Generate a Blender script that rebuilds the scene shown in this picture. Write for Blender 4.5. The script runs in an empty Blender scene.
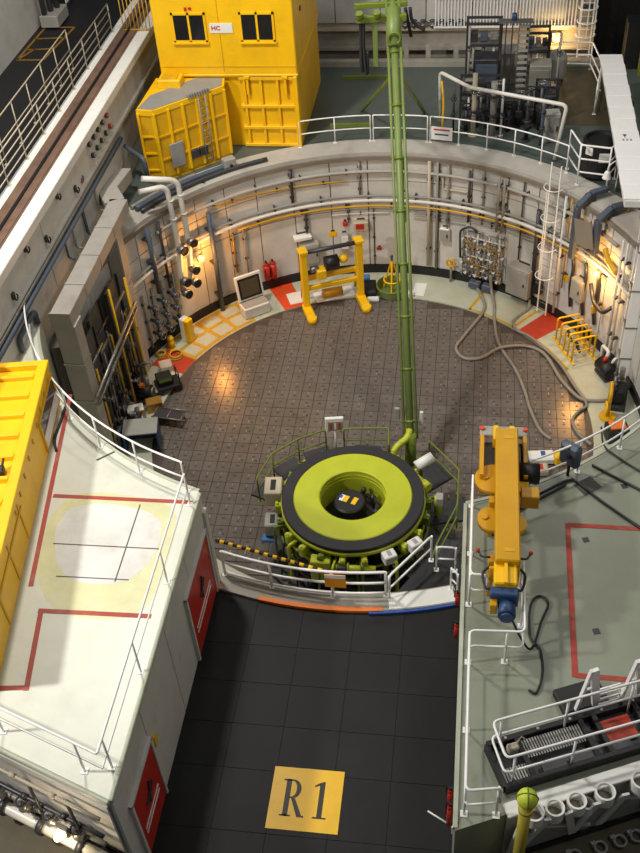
import bpy, bmesh, math, random
from mathutils import Vector, Matrix
random.seed(11)
S = bpy.context.scene
COL = S.collection
PI = math.pi
def rad(d): return d*PI/180.0

# ------------------------------------------------------------------ camera
PITCH, ROLL, YAW = 0.745628, 0.0804014, -0.181109
FOCAL_PX = 1031.42
cd = bpy.data.cameras.new('camera'); cam = bpy.data.objects.new('camera', cd); COL.objects.link(cam)
cd.sensor_fit = 'VERTICAL'; cd.sensor_height = 36.0; cd.lens = FOCAL_PX/853.0*36.0
cd.clip_start = 0.1; cd.clip_end = 300
_f = Vector((math.sin(YAW)*math.cos(PITCH), math.cos(YAW)*math.cos(PITCH), -math.sin(PITCH)))
_r = Vector((math.cos(YAW), -math.sin(YAW), 0)); _d = _f.cross(_r)
_r2 = math.cos(ROLL)*_r + math.sin(ROLL)*_d; _d2 = -math.sin(ROLL)*_r + math.cos(ROLL)*_d
_m = Matrix((_r2, -_d2, -_f)).transposed().to_4x4(); _m.translation = (3.2056, -27.6175, 25.7488)
cam.matrix_world = _m
S.camera = cam

# ------------------------------------------------------------------ world, unseen overhead lights, exposure
w = bpy.data.worlds.new('hall_air'); S.world = w; w.use_nodes = True
w.node_tree.nodes['Background'].inputs[0].default_value = (0.80, 0.84, 0.90, 1)
w.node_tree.nodes['Background'].inputs[1].default_value = 0.085
S.view_settings.view_transform = 'Standard'; S.view_settings.look = 'None'
S.view_settings.exposure = 0.0; S.view_settings.gamma = 1.0; S.view_settings.use_curve_mapping = False

def overhead_light(loc, target, power, size, col=(1.0, 0.96, 0.88)):
    l = bpy.data.lights.new('unseen_overhead_light', 'AREA'); l.shape = 'DISK'; l.size = size; l.energy = power; l.color = col
    o = bpy.data.objects.new('unseen_overhead_light', l); COL.objects.link(o); o.location = loc
    o.rotation_euler = (Vector(target)-Vector(loc)).to_track_quat('-Z', 'Y').to_euler()
overhead_light((-17, -19, 21), (-5, -12, 6.5), 3600, 1.3, (1.0, 0.97, 0.93))
overhead_light((-9.5, -3, 27), (2, 4, 2), 4000, 2.0, (1.0, 0.94, 0.86))
overhead_light((10, -6, 27), (-3, 4, 4), 850, 2.0, (1.0, 0.96, 0.90))  # added fill from the right, lifts the left wall
overhead_light((-5, 6, 26), (-4, 12, 5), 700, 2.0)  # added fill above the yellow cabin
overhead_light((8, 9, 26), (6, 11, 4), 600, 2.0)  # added fill for the far plant
overhead_light((13, -18, 26), (6, -13, 6), 500, 2.0)  # added fill over the right block

# ------------------------------------------------------------------ materials
def lin(h):
    h = h.lstrip('#'); o = []
    for i in (0, 2, 4):
        c = int(h[i:i+2], 16)/255.0
        o.append(c/12.92 if c <= 0.04045 else ((c+0.055)/1.055)**2.4)
    return o
MATS = {}
def mat(name, hexcol, rough=0.5, metal=0.0, var=0.10, scale=1.6, bump=0.0, dirt=0.0, dirtcol='4a4034', rnd=0.0, emit=0.0, spec=0.5, dscale=0.9):
    m = bpy.data.materials.new(name); m.use_nodes = True; nt = m.node_tree; N = nt.nodes; L = nt.links
    p = N['Principled BSDF']; c = lin(hexcol)
    p.inputs['Roughness'].default_value = rough; p.inputs['Metallic'].default_value = metal
    p.inputs['Specular IOR Level'].default_value = spec
    if emit > 0:
        p.inputs['Base Color'].default_value = (*c, 1)
        p.inputs['Emission Color'].default_value = (*c, 1); p.inputs['Emission Strength'].default_value = emit
        MATS[name] = m; return m
    tc = N.new('ShaderNodeNewGeometry')
    nz = N.new('ShaderNodeTexNoise'); nz.inputs['Scale'].default_value = scale; nz.inputs['Detail'].default_value = 6; nz.inputs['Roughness'].default_value = 0.62
    L.new(tc.outputs['Position'], nz.inputs['Vector'])
    mr = N.new('ShaderNodeMapRange'); mr.inputs['From Min'].default_value = 0.3; mr.inputs['From Max'].default_value = 0.7
    mr.inputs['To Min'].default_value = 1-var; mr.inputs['To Max'].default_value = 1+var
    L.new(nz.outputs['Fac'], mr.inputs['Value'])
    mul = N.new('ShaderNodeVectorMath'); mul.operation = 'SCALE'; mul.inputs[0].default_value = c
    val = mr.outputs['Result']
    if rnd > 0:
        oi = N.new('ShaderNodeObjectInfo'); mr2 = N.new('ShaderNodeMapRange')
        mr2.inputs['To Min'].default_value = 1-rnd; mr2.inputs['To Max'].default_value = 1+rnd
        L.new(oi.outputs['Random'], mr2.inputs['Value'])
        mm = N.new('ShaderNodeMath'); mm.operation = 'MULTIPLY'; L.new(val, mm.inputs[0]); L.new(mr2.outputs['Result'], mm.inputs[1]); val = mm.outputs[0]
    L.new(val, mul.inputs['Scale']); out = mul.outputs[0]
    if dirt > 0:
        n2 = N.new('ShaderNodeTexNoise'); n2.inputs['Scale'].default_value = dscale; n2.inputs['Detail'].default_value = 9; n2.inputs['Roughness'].default_value = 0.7
        L.new(tc.outputs['Position'], n2.inputs['Vector'])
        r2 = N.new('ShaderNodeMapRange'); r2.inputs['From Min'].default_value = 0.52; r2.inputs['From Max'].default_value = 0.75; r2.inputs['To Max'].default_value = dirt
        L.new(n2.outputs['Fac'], r2.inputs['Value'])
        mx = N.new('ShaderNodeMix'); mx.data_type = 'RGBA'; L.new(r2.outputs['Result'], mx.inputs['Factor'])
        L.new(out, mx.inputs['A']); mx.inputs['B'].default_value = (*lin(dirtcol), 1); out = mx.outputs['Result']
    L.new(out, p.inputs['Base Color'])
    if bump > 0:
        n3 = N.new('ShaderNodeTexNoise'); n3.inputs['Scale'].default_value = 22; n3.inputs['Detail'].default_value = 5
        L.new(tc.outputs['Position'], n3.inputs['Vector'])
        b = N.new('ShaderNodeBump'); b.inputs['Strength'].default_value = bump; b.inputs['Distance'].default_value = 0.02
        L.new(n3.outputs['Fac'], b.inputs['Height']); L.new(b.outputs['Normal'], p.inputs['Normal'])
    MATS[name] = m; return m
mat('yellow', 'f0bc04', 0.42, var=0.06, dirt=0.18, dirtcol='7a5a10')
mat('yellow_dark', 'd3a20a', 0.45, var=0.08, dirt=0.25, dirtcol='6b4c10')
mat('amber', 'c89306', 0.40, var=0.06, dirt=0.2, dirtcol='6b4a10')
mat('line_yellow', 'bd951e', 0.55, var=0.12, dirt=0.35, dirtcol='8d8260')
mat('hazard_black', '17140c', 0.5)
mat('lime', 'b7bf2c', 0.38, var=0.05, dirt=0.15, dirtcol='5c6214')
mat('lime_dark', '6b7a28', 0.45, var=0.10, dirt=0.3, dirtcol='3a4210')
mat('mast_green', '6f8142', 0.42, var=0.08, dirt=0.25, dirtcol='42501c')
mat('white', 'e2e2dc', 0.45, var=0.04, dirt=0.12, dirtcol='8a857a')
mat('rail_white', 'f1f0ee', 0.35, var=0.03)
mat('wall_white', 'cac8c1', 0.55, var=0.06, dirt=0.30, dirtcol='7d7362', rnd=0.07)
mat('wall_joint', '5b564e', 0.8, var=0.10)
mat('hall_white', 'c3c1bc', 0.6, var=0.06, dirt=0.3, dirtcol='77715f')
mat('concrete', '9a958a', 0.8, var=0.12, bump=0.25, dirt=0.35, dirtcol='5d574c')
mat('concrete_dark', '55534c', 0.8, var=0.15, bump=0.25, dirt=0.4, dirtcol='2c2a25')
mat('duct_grey', 'a6a199', 0.6, var=0.08, dirt=0.4, dirtcol='6a6254')
mat('block_paint_lit', 'd1d3c4', 0.38, var=0.05, dirt=0.22, dirtcol='a9a683')  # left block top, the brightly lit version of the block paint
mat('block_paint_dim', '898e7d', 0.36, var=0.06, dirt=0.22, dirtcol='6d735d')  # right block top: same paint, its weaker light put into the tone
mat('paint_floor', 'b4b8a4', 0.40, var=0.07, dirt=0.25, dirtcol='7d7b64')
mat('paint_far', '4f5954', 0.40, var=0.08, dirt=0.35, dirtcol='4a5148')
mat('bare_concrete', 'd6d5cf', 0.6, var=0.10, dirt=0.4, dirtcol='a59c82')
mat('face_tile', '776f68', 0.27, metal=0.25, var=0.14, scale=2.6, dirt=0.4, dirtcol='4d3c2a', rnd=0.10)
mat('face_base', '5a5048', 0.5, metal=0.3, var=0.2, dirt=0.4, dirtcol='2a2119')
mat('stud_light', 'a9a59c', 0.35, metal=0.6)
mat('slot_dark', '151311', 0.6)
mat('corridor', '141516', 0.58, var=0.25, scale=1.1, dirt=0.3, dirtcol='232526', rnd=0.08, bump=0.08, spec=0.3)
mat('corridor_joint', '0e0f10', 0.6)
mat('olive_floor', '4c4633', 0.45, var=0.2, dirt=0.4, dirtcol='2c281c')
mat('red', 'b6281c', 0.42, var=0.08, dirt=0.15, dirtcol='5e1710')
mat('line_red', 'a33a2a', 0.55, var=0.12, dirt=0.3, dirtcol='c7b9a0')
mat('patch_red', 'b03a22', 0.5, var=0.12, dirt=0.3, dirtcol='7a3c22')
mat('patch_orange', 'd84a1c', 0.5, var=0.10, dirt=0.2, dirtcol='8d3c1c')
mat('orange', 'df7420', 0.5, var=0.10, dirt=0.25, dirtcol='8b5f3a')
mat('blue', '2b4f9c', 0.45)
mat('blue_dark', '27436b', 0.45, var=0.1, dirt=0.2, dirtcol='12202f')
mat('black', '141416', 0.5, var=0.15)
mat('rubber', '222225', 0.65, var=0.10)
mat('hose_grey', '8b8478', 0.6, var=0.08, dirt=0.2, dirtcol='5e574a')
mat('cable_black', '24272b', 0.5)
mat('steel', '8d8c88', 0.35, metal=0.7, var=0.12, dirt=0.25, dirtcol='4c4740')
mat('steel_dark', '47474a', 0.45, metal=0.5, var=0.15, dirt=0.3, dirtcol='27231d')
mat('pipe_white', 'd6d3cb', 0.35, var=0.05, dirt=0.2, dirtcol='8d8778')
mat('pipe_grey', '8a867d', 0.45, var=0.08, dirt=0.25, dirtcol='565047')
mat('trunk_blue', '4a5463', 0.5, var=0.1, dirt=0.2, dirtcol='2c3038')
mat('beige', 'b9ad97', 0.5, var=0.08, dirt=0.25, dirtcol='81745c')
mat('brown_plate', '8d8375', 0.5, var=0.06)
mat('box_grey', '9b9a94', 0.45, var=0.05, dirt=0.15, dirtcol='66625a')
mat('roof_grey', '8b8a86', 0.6, var=0.10, dirt=0.2, dirtcol='5e5b54')
mat('rail_rust', '7d6252', 0.6, metal=0.3, var=0.2, dirt=0.5, dirtcol='33241b')
mat('glass_dark', '1c1c1e', 0.12, var=0.1)
mat('glass_grey', '5c5c5e', 0.15, var=0.1)
mat('brass', 'b48a3c', 0.4, metal=0.6, var=0.15)
mat('lamp_glow', 'ffa640', emit=14.0)
mat('lamp_glow_pale', 'ffd790', emit=9.0)
mat('ball_lime', 'c3d13a', 0.5, var=0.15, scale=8)
mat('pole_yellow', 'b3a43c', 0.45, var=0.12, dirt=0.3, dirtcol='6b612a')
mat('plastic_blue', '3f6fae', 0.45)
mat('worn_paint', 'cfcd9c', 0.42, var=0.10, dirt=0.5, dirtcol='d3d5c2', dscale=1.4)
mat('ledge_brown', '7b7266', 0.7, var=0.15, dirt=0.4, dirtcol='4c453b')  # dirty brown, with the shadow under the rim put into the tone
mat('mark_amber', '8a6420', 0.6, var=0.15)
mat('rim_grey', 'b3afa6', 0.6, var=0.08, dirt=0.35, dirtcol='7d776b')
mat('notice_orange', 'dd9420', 0.5)

# ------------------------------------------------------------------ mesh building
class MB:
    def __init__(s): s.v = []; s.f = []; s.m = []; s.sm = []; s.cur = 0
    def mt(s, i): s.cur = i; return s
    def _add(s, vs, fs, smooth=False):
        b = len(s.v); s.v += [Vector(x) for x in vs]
        for k, f in enumerate(fs):
            s.f.append([b+i for i in f]); s.m.append(s.cur)
            s.sm.append(smooth if isinstance(smooth, bool) else smooth[k])
        return s
    def box(s, c, d, rz=0.0, bev=0.0, rot=None):
        hx, hy, hz = d[0]/2, d[1]/2, d[2]/2
        M = (rot if rot is not None else Matrix.Rotation(rz, 3, 'Z')); c = Vector(c)
        if bev <= 0:
            vs = [(x*hx, y*hy, z*hz) for x in (-1, 1) for y in (-1, 1) for z in (-1, 1)]
            fs = [(0, 1, 3, 2), (4, 6, 7, 5), (0, 4, 5, 1), (2, 3, 7, 6), (0, 2, 6, 4), (1, 5, 7, 3)]
        else:
            b = min(bev, hx*0.9, hy*0.9, hz*0.9); vs = []
            for x in (-1, 1):
                for y in (-1, 1):
                    for z in (-1, 1):
                        vs += [(x*hx, y*(hy-b), z*(hz-b)), (x*(hx-b), y*hy, z*(hz-b)), (x*(hx-b), y*(hy-b), z*hz)]
            I = lambda x, y, z, k: ((x*2+y)*2+z)*3+k
            fs = []
            for x in (0, 1):
                q = [I(x, 0, 0, 0), I(x, 1, 0, 0), I(x, 1, 1, 0), I(x, 0, 1, 0)]; fs.append(q if x else q[::-1])
            for y in (0, 1):
                q = [I(0, y, 0, 1), I(0, y, 1, 1), I(1, y, 1, 1), I(1, y, 0, 1)]; fs.append(q if y else q[::-1])
            for z in (0, 1):
                q = [I(0, 0, z, 2), I(1, 0, z, 2), I(1, 1, z, 2), I(0, 1, z, 2)]; fs.append(q if z else q[::-1])
            for a in (0, 1):
                for e in (0, 1):
                    q = [I(a, e, 0, 0), I(a, e, 0, 1), I(a, e, 1, 1), I(a, e, 1, 0)]; fs.append(q if a == e else q[::-1])
                    q = [I(a, 0, e, 0), I(a, 0, e, 2), I(a, 1, e, 2), I(a, 1, e, 0)]; fs.append(q[::-1] if a == e else q)
                    q = [I(0, a, e, 1), I(0, a, e, 2), I(1, a, e, 2), I(1, a, e, 1)]; fs.append(q if a == e else q[::-1])
            for x in (0, 1):
                for y in (0, 1):
                    for z in (0, 1):
                        q = [I(x, y, z, 0), I(x, y, z, 1), I(x, y, z, 2)]; fs.append(q if (x+y+z) % 2 else q[::-1])
        return s._add([M @ Vector(v)+c for v in vs], fs)
    def bar(s, p0, p1, wd, ht, bev=0.0):
        "a rectangular bar between two points; ht is its size along the most upright side"
        p0 = Vector(p0); p1 = Vector(p1); d = p1-p0; L = d.length; y = d.normalized()
        up = Vector((0, 0, 1)) if abs(y.z) < 0.95 else Vector((0, 1, 0))
        x = y.cross(up).normalized(); z = x.cross(y)
        return s.box((p0+p1)/2, (wd, L, ht), bev=bev, rot=Matrix((x, y, z)).transposed())
    def cyl(s, p0, p1, r, n=14, r1=None, cap=True):
        p0 = Vector(p0); p1 = Vector(p1); r1 = r if r1 is None else r1
        y = (p1-p0).normalized(); u = y.orthogonal().normalized(); v = y.cross(u)
        vs = []
        for p, q in ((p0, r), (p1, r1)):
            for k in range(n):
                a = 2*PI*k/n; vs.append(p+u*math.cos(a)*q+v*math.sin(a)*q)
        fs = [(k, (k+1) % n, n+(k+1) % n, n+k) for k in range(n)]; sm = [True]*n
        if cap: fs += [tuple(range(n))[::-1], tuple(range(n, 2*n))]; sm += [False, False]
        return s._add(vs, fs, sm)
    def tube(s, pts, r, n=8, closed=False):
        pts = [Vector(p) for p in pts]; K = len(pts); T = []
        for i in range(K):
            a = pts[i-1] if (i > 0 or closed) else pts[i]; b = pts[(i+1) % K] if (i < K-1 or closed) else pts[i]
            T.append((b-a).normalized())
        u = T[0].orthogonal().normalized(); vs = []
        for i in range(K):
            u = (u-T[i]*u.dot(T[i])); u = u.normalized() if u.length > 1e-6 else T[i].orthogonal().normalized()
            v = T[i].cross(u)
            for k in range(n):
                a = 2*PI*k/n; vs.append(pts[i]+u*math.cos(a)*r+v*math.sin(a)*r)
        fs = []; sm = []
        for i in range(K if closed else K-1):
            j = (i+1) % K
            for k in range(n): fs.append((i*n+k, i*n+(k+1) % n, j*n+(k+1) % n, j*n+k)); sm.append(True)
        if not closed:
            fs += [tuple(range(n))[::-1], tuple(range((K-1)*n, K*n))]; sm += [False, False]
        return s._add(vs, fs, sm)
    def prism(s, poly, z0, z1):
        n = len(poly)
        if sum(poly[i][0]*poly[(i+1) % n][1]-poly[(i+1) % n][0]*poly[i][1] for i in range(n)) < 0: poly = list(poly)[::-1]
        vs = [(x, y, z0) for x, y in poly]+[(x, y, z1) for x, y in poly]
        fs = [tuple(range(n))[::-1], tuple(range(n, 2*n))]+[(k, (k+1) % n, n+(k+1) % n, n+k) for k in range(n)]
        return s._add(vs, fs)
    def sector(s, r0, r1, a0, a1, z0, z1, n=16, c=(0, 0)):
        vs = []; fs = []
        for i in range(n+1):
            a = rad(a0+(a1-a0)*i/n); ca, sa = math.cos(a), math.sin(a)
            for r, z in ((r0, z0), (r1, z0), (r1, z1), (r0, z1)): vs.append((c[0]+r*ca, c[1]+r*sa, z))
        for i in range(n):
            for k in range(4): fs.append((i*4+k, i*4+(k+1) % 4, i*4+4+(k+1) % 4, i*4+4+k))
        fs = [f[::-1] for f in fs] if a1 > a0 else fs
        if abs(abs(a1-a0)-360) > 1e-3: fs += [(0, 1, 2, 3), tuple(n*4+k for k in (3, 2, 1, 0))]
        return s._add(vs, fs)
    def lathe(s, prof, n=24, c=(0, 0, 0), smooth=False):
        c = Vector(c); vs = []; fs = []; K = len(prof)
        for i in range(n):
            a = 2*PI*i/n
            for r, z in prof: vs.append(c+Vector((r*math.cos(a), r*math.sin(a), z)))
        for i in range(n):
            j = (i+1) % n
            for k in range(K-1): fs.append((i*K+k, j*K+k, j*K+k+1, i*K+k+1))
        return s._add(vs, fs, smooth)
    def ball(s, c, r, n=12, sz=1.0):
        return s.lathe([(max(r*math.sin(PI*k/(n//2)), 1e-4), -r*sz*math.cos(PI*k/(n//2))) for k in range(n//2+1)], n, c, True)
    def torus(s, c, R, r, axis='Z', n=20, k=7, a0=0, a1=360):
        pts = []; full = abs(a1-a0-360) < 1e-3
        for i in range(n if full else n+1):
            a = rad(a0+(a1-a0)*i/n); x, y = R*math.cos(a), R*math.sin(a)
            p = {'Z': (x, y, 0), 'Y': (x, 0, y), 'X': (0, x, y)}[axis]; pts.append(Vector(c)+Vector(p))
        return s.tube(pts, r, k, closed=full)

def fillet(pts, r=0.12, n=4):
    pts = [Vector(p) for p in pts]; out = [pts[0]]
    for i in range(1, len(pts)-1):
        a, b, c = pts[i-1], pts[i], pts[i+1]; d0 = (a-b); d1 = (c-b)
        q = min(r, d0.length*0.45, d1.length*0.45)
        p0 = b+d0.normalized()*q; p1 = b+d1.normalized()*q
        for k in range(n+1):
            t = k/n; out.append((1-t)*(1-t)*p0+2*t*(1-t)*b+t*t*p1)
    out.append(pts[-1]); return out
def spline(pts, k=6):
    P = [Vector(p) for p in pts]; out = []
    for i in range(len(P)-1):
        p0 = P[max(i-1, 0)]; p1 = P[i]; p2 = P[i+1]; p3 = P[min(i+2, len(P)-1)]
        for j in range(k):
            t = j/k; out.append(0.5*((2*p1)+(p2-p0)*t+(2*p0-5*p1+4*p2-p3)*t*t+(3*p1-p0-3*p2+p3)*t**3))
    out.append(P[-1]); return out
def pol(r, a, z=0.0): return Vector((r*math.cos(rad(a)), r*math.sin(rad(a)), z))
def arc(r, a0, a1, z, n=24): return [pol(r, a0+(a1-a0)*i/n, z) for i in range(n+1)]

def mesh_of(name, mb, mats):
    me = bpy.data.meshes.new(name); me.from_pydata([tuple(v) for v in mb.v], [], mb.f)
    for m in ([mats] if isinstance(mats, str) else mats): me.materials.append(MATS[m])
    me.polygons.foreach_set('material_index', mb.m); me.polygons.foreach_set('use_smooth', mb.sm); me.update()
    return me
def link(name, me, parent=None, loc=(0, 0, 0), rz=0.0):
    o = bpy.data.objects.new(name, me); COL.objects.link(o); o.location = loc; o.rotation_euler = (0, 0, rz)
    if parent is not None: o.parent = parent
    return o
def part(parent, name, mb, mats, label=None, stuff=False, world=False):
    "a part of a thing; with world=True the shape was given in world coordinates (its thing is not rotated)"
    if world:
        off = Vector(parent.location)
        if parent.parent is not None: off = off+Vector(parent.parent.location)
        mb.v = [v-off for v in mb.v]
    o = link(name, mesh_of(name, mb, mats), parent)
    if label: o['label'] = label
    if stuff: o['kind'] = 'stuff'
    return o
def tag(o, label, cat, group=None):
    o['label'] = label; o['category'] = cat
    if group: o['group'] = group
    return o
def thing(name, label, cat, loc=(0, 0, 0), rz=0.0, group=None):
    return tag(link(name, None, None, loc, rz), label, cat, group)
def solo(name, label, cat, mb, mats, group=None):
    "a thing that is one mesh given in world coordinates; its origin goes to its base"
    xs = [v.x for v in mb.v]; ys = [v.y for v in mb.v]; zs = [v.z for v in mb.v]
    o = Vector(((min(xs)+max(xs))/2, (min(ys)+max(ys))/2, min(zs))); mb.v = [v-o for v in mb.v]
    return tag(link(name, mesh_of(name, mb, mats), None, o), label, cat, group)
def struct(name, mb, mats, label=None, cat=None):
    o = link(name, mesh_of(name, mb, mats)); o['kind'] = 'structure'
    if label: o['label'] = label
    if cat: o['category'] = cat
    return o
def dup(root, loc, rz=0.0, label=None, group=None):
    r = root.copy(); COL.objects.link(r); r.location = loc; r.rotation_euler = (0, 0, rz)
    if label: r['label'] = label
    if group: r['group'] = group
    for ch in [c for c in bpy.data.objects if c.parent == root]:
        c = ch.copy(); COL.objects.link(c); c.parent = r
        for g in [x for x in bpy.data.objects if x.parent == ch]:
            d = g.copy(); COL.objects.link(d); d.parent = c
    return r
def railing(label, path, z, h, posts, mats='rail_white', r=0.028, mids=(0.5,), toe=False, ends=True, name='handrail', curve=False, group=None, pr=None):
    "path: (x, y) points of the floor line; posts: (x, y) points; each post and rail is a part"
    p0 = path[0]; t = thing(name, label, 'handrail', (p0[0], p0[1], z), 0, group)
    def run(hh, dn):
        P = [Vector((x-p0[0], y-p0[1], hh)) for x, y in path]
        if dn: P = [Vector((P[0].x, P[0].y, dn))]+P+[Vector((P[-1].x, P[-1].y, dn))]
        return P if curve and not dn else fillet(P, 0.13 if not curve else 0.05, 4)
    mb = MB(); mb.tube(run(h, h*mids[0] if ends else 0), r, 8); part(t, 'top_rail', mb, mats)
    for mfrac in mids:
        mb = MB(); mb.tube(run(h*mfrac, 0), r*0.9, 8); part(t, 'mid_rail', mb, mats)
    if toe:
        mb = MB()
        for a, b in zip(path[:-1], path[1:]): mb.bar((a[0]-p0[0], a[1]-p0[1], 0.06), (b[0]-p0[0], b[1]-p0[1], 0.06), 0.02, 0.12)
        part(t, 'toe_board', mb, mats)
    mb = MB(); mb.cyl((0, 0, 0), (0, 0, h), (pr or r*0.95), 8); mb.box((0, 0, 0.01), (0.14, 0.14, 0.02))
    me = mesh_of('post', mb, mats)
    for x, y in posts: link('post', me, t, (x-p0[0], y-p0[1], 0))
    return t
def pipe(name, label, cat, pts, r, mats, n=10, group=None, brackets=None):
    mb = MB(); mb.tube(pts, r, n)
    if not brackets: return solo(name, label, cat, mb, mats, group)
    o = Vector(pts[0]); t = thing(name, label, cat, o, 0, group)
    part(t, 'tube', mb, mats, world=True)
    for b in brackets:
        k = MB(); k.box(b[0], b[1], b[2] if len(b) > 2 else 0); part(t, 'bracket', k, 'steel_dark', world=True)
    return t
def text_mesh(txt, size, parent, name, m, loc, rot=(0, 0, 0), sx=1.0, extrude=0.002, bold=0.0):
    cu = bpy.data.curves.new(name, 'FONT'); cu.body = txt; cu.size = size; cu.extrude = extrude; cu.offset = bold
    cu.align_x = 'CENTER'; cu.align_y = 'CENTER'; cu.resolution_u = 3
    tmp = bpy.data.objects.new('tmp_text', cu); COL.objects.link(tmp)
    dg = bpy.context.evaluated_depsgraph_get(); me = bpy.data.meshes.new_from_object(tmp.evaluated_get(dg))
    bpy.data.objects.remove(tmp); me.materials.clear(); me.materials.append(MATS[m])
    o = link(name, me, parent); o.location = loc; o.rotation_euler = rot; o.scale = (sx, 1, 1)
    return o

# ================================================================== THE SETTING
ZB, ZC, ZU = 6.67, 2.98, 5.70            # block tops, corridor, upper floor; the charge face is z = 0
RF, RW, RB = 8.0, 9.86, 10.45            # charge face, well wall, block arcs
XL, XR = -3.33, 3.48                     # corridor sides

# charge face: a disc of square plates
b = MB(); b.lathe([(0.001, -0.3), (RF+0.05, -0.3), (RF+0.05, -0.035), (0.001, -0.035)], 72)
face = struct('floor', b, 'face_base', 'round brown charge face paved with square steel plates', 'floor')
def tile_mesh(kind):
    t = MB(); h = 0.2465; e = 0.006
    t._add([(-h, -h, -0.035), (h, -h, -0.035), (h, h, -0.035), (-h, h, -0.035), (-h+e, -h+e, 0), (h-e, -h+e, 0), (h-e, h-e, 0), (-h+e, h-e, 0)],
           [(4, 5, 6, 7), (0, 1, 5, 4), (1, 2, 6, 5), (2, 3, 7, 6), (3, 0, 4, 7)])
    if kind != 1: t.mt(1).box((0.0, 0.12 if kind == 0 else -0.1, 0.012), (0.035, 0.12, 0.016))
    t.mt(2).box((0.0, -0.03 if kind == 0 else 0.08, 0.003), (0.11, 0.03, 0.006))
    if kind == 2: t.box((0.12, -0.12, 0.003), (0.06, 0.06, 0.008))
    return t
tms = [mesh_of('plate', tile_mesh(k), ['face_tile', 'stud_light', 'slot_dark']) for k in range(3)]
cells = []
for i in range(-17, 18):
    for j in range(-17, 18):
        x, y = i*0.5, j*0.5
        if math.hypot(abs(x)+0.2, abs(y)+0.2) < RF: cells.append((x, y))
def in_sight(x, y):
    if math.hypot(x-0.05, y+5.3) < 2.7 or y < -5.5: return False
    if math.hypot(x, y+4.0) < 2.2: return False
    s = (6.67)/(25.75); hx, hy = x+(3.2-x)*s, y+(-27.6-y)*s     # where the sight line passes the block tops
    return not (math.hypot(hx, hy) > RB and (hx < XL or hx > XR))
seen = sorted([c for c in cells if in_sight(*c)], key=lambda c: (c[0]-3.2)**2+(c[1]+27.6)**2)
near = set(seen[:300])
rest = MB()
for (x, y) in cells:
    k = random.choice((0, 0, 0, 1, 2)); dz = random.uniform(-0.004, 0.004)
    if (x, y) in near: link('plate', tms[k], face, (x, y, dz))
    else:
        t = tile_mesh(k); bs = len(rest.v)
        rest.v += [v+Vector((x, y, dz)) for v in t.v]; rest.f += [[bs+i for i in f] for f in t.f]; rest.m += t.m; rest.sm += t.sm
part(face, 'plates_beyond', rest, ['face_tile', 'stud_light', 'slot_dark'], 'remaining square steel plates of the charge face', stuff=True)

# painted ring floor round the charge face
b = MB(); b.sector(RF, 10.6, 0, 360, -0.3, 0.02, 120)
ring = struct('floor_ring', b, 'paint_floor', 'pale painted ring of floor around the charge face', 'floor')
def patch(name, poly, m, z=0.024):
    p = MB(); p.prism(poly, 0.0201, z); return part(ring, name, p, m)
def sec(name, r0, r1, a0, a1, m, z=0.024):
    p = MB(); p.sector(r0, r1, a0, a1, 0.0201, z, 8); return part(ring, name, p, m)
sec('red_patch', RF, RW-0.05, 115.5, 121.5, 'patch_orange')
sec('red_patch', RF, RW-0.05, 41.0, 47.5, 'patch_red')
sec('red_patch', RF, RW-0.4, 155, 162, 'patch_red')
for a0, a1 in ((49, 49.8), (64.0, 64.9)): sec('yellow_line', RF+0.02, RW-0.2, a0, a1, 'line_yellow')
sec('yellow_line', RF+0.02, RF+0.12, 47.5, 64.5, 'line_yellow')
sec('yellow_line', RF+0.02, RF+0.14, 26, 40.5, 'line_yellow')
for r in (RF+0.05, RF+0.85, RW-0.35): sec('yellow_line', r, r+0.17, 131, 155, 'line_yellow')
for a in (131, 137, 143, 149, 154): sec('yellow_line', RF+0.05, RW-0.2, a, a+1.2, 'line_yellow', 0.0255)
for k in range(3): sec('hazard_stripe', RW-1.05, RW-0.3, 126+k*1.4, 126.8+k*1.4, 'hazard_black', 0.026)

# wall of the well with its cladding panels
b = MB(); b.sector(RW+0.02, RW+0.5, -21, 196, -0.3, ZU-0.25, 96)
well = struct('wall_well', b, 'wall_joint', 'curved inner wall of the reactor well clad in off-white panels', 'wall')
edges = [-20, -12, -4, 4, 13, 22, 31, 38, 46, 53, 61, 70, 78, 86.5, 95, 104, 113, 122, 130, 138, 147, 156, 166, 176, 186, 194]
for a0, a1 in zip(edges[:-1], edges[1:]):
    for z0, z1 in ((0.42, 3.12), (3.16, 4.42), (4.46, 5.42)):
        p = MB(); p.sector(RW-0.03, RW+0.03, a0+0.12, a1-0.12, z0, z1, 4); part(well, 'panel', p, 'wall_white')
b = MB(); b.sector(RW-0.10, RW+0.03, -20, 194, 0.02, 0.40, 80); part(well, 'skirting', b, 'black')
b = MB(); b.sector(RW-0.16, RW+0.5, -20, 176, 5.44, 5.60, 80)
o = struct('trim_1', b, 'ledge_brown', 'grey ledge below the rim of the well', 'ledge')
b = MB(); b.sector(RW-0.06, 10.9, -20, 177, 5.60, 5.74, 90)
o = struct('trim_2', b, 'rim_grey', 'white painted rim around the top of the well', 'rim')

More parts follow.
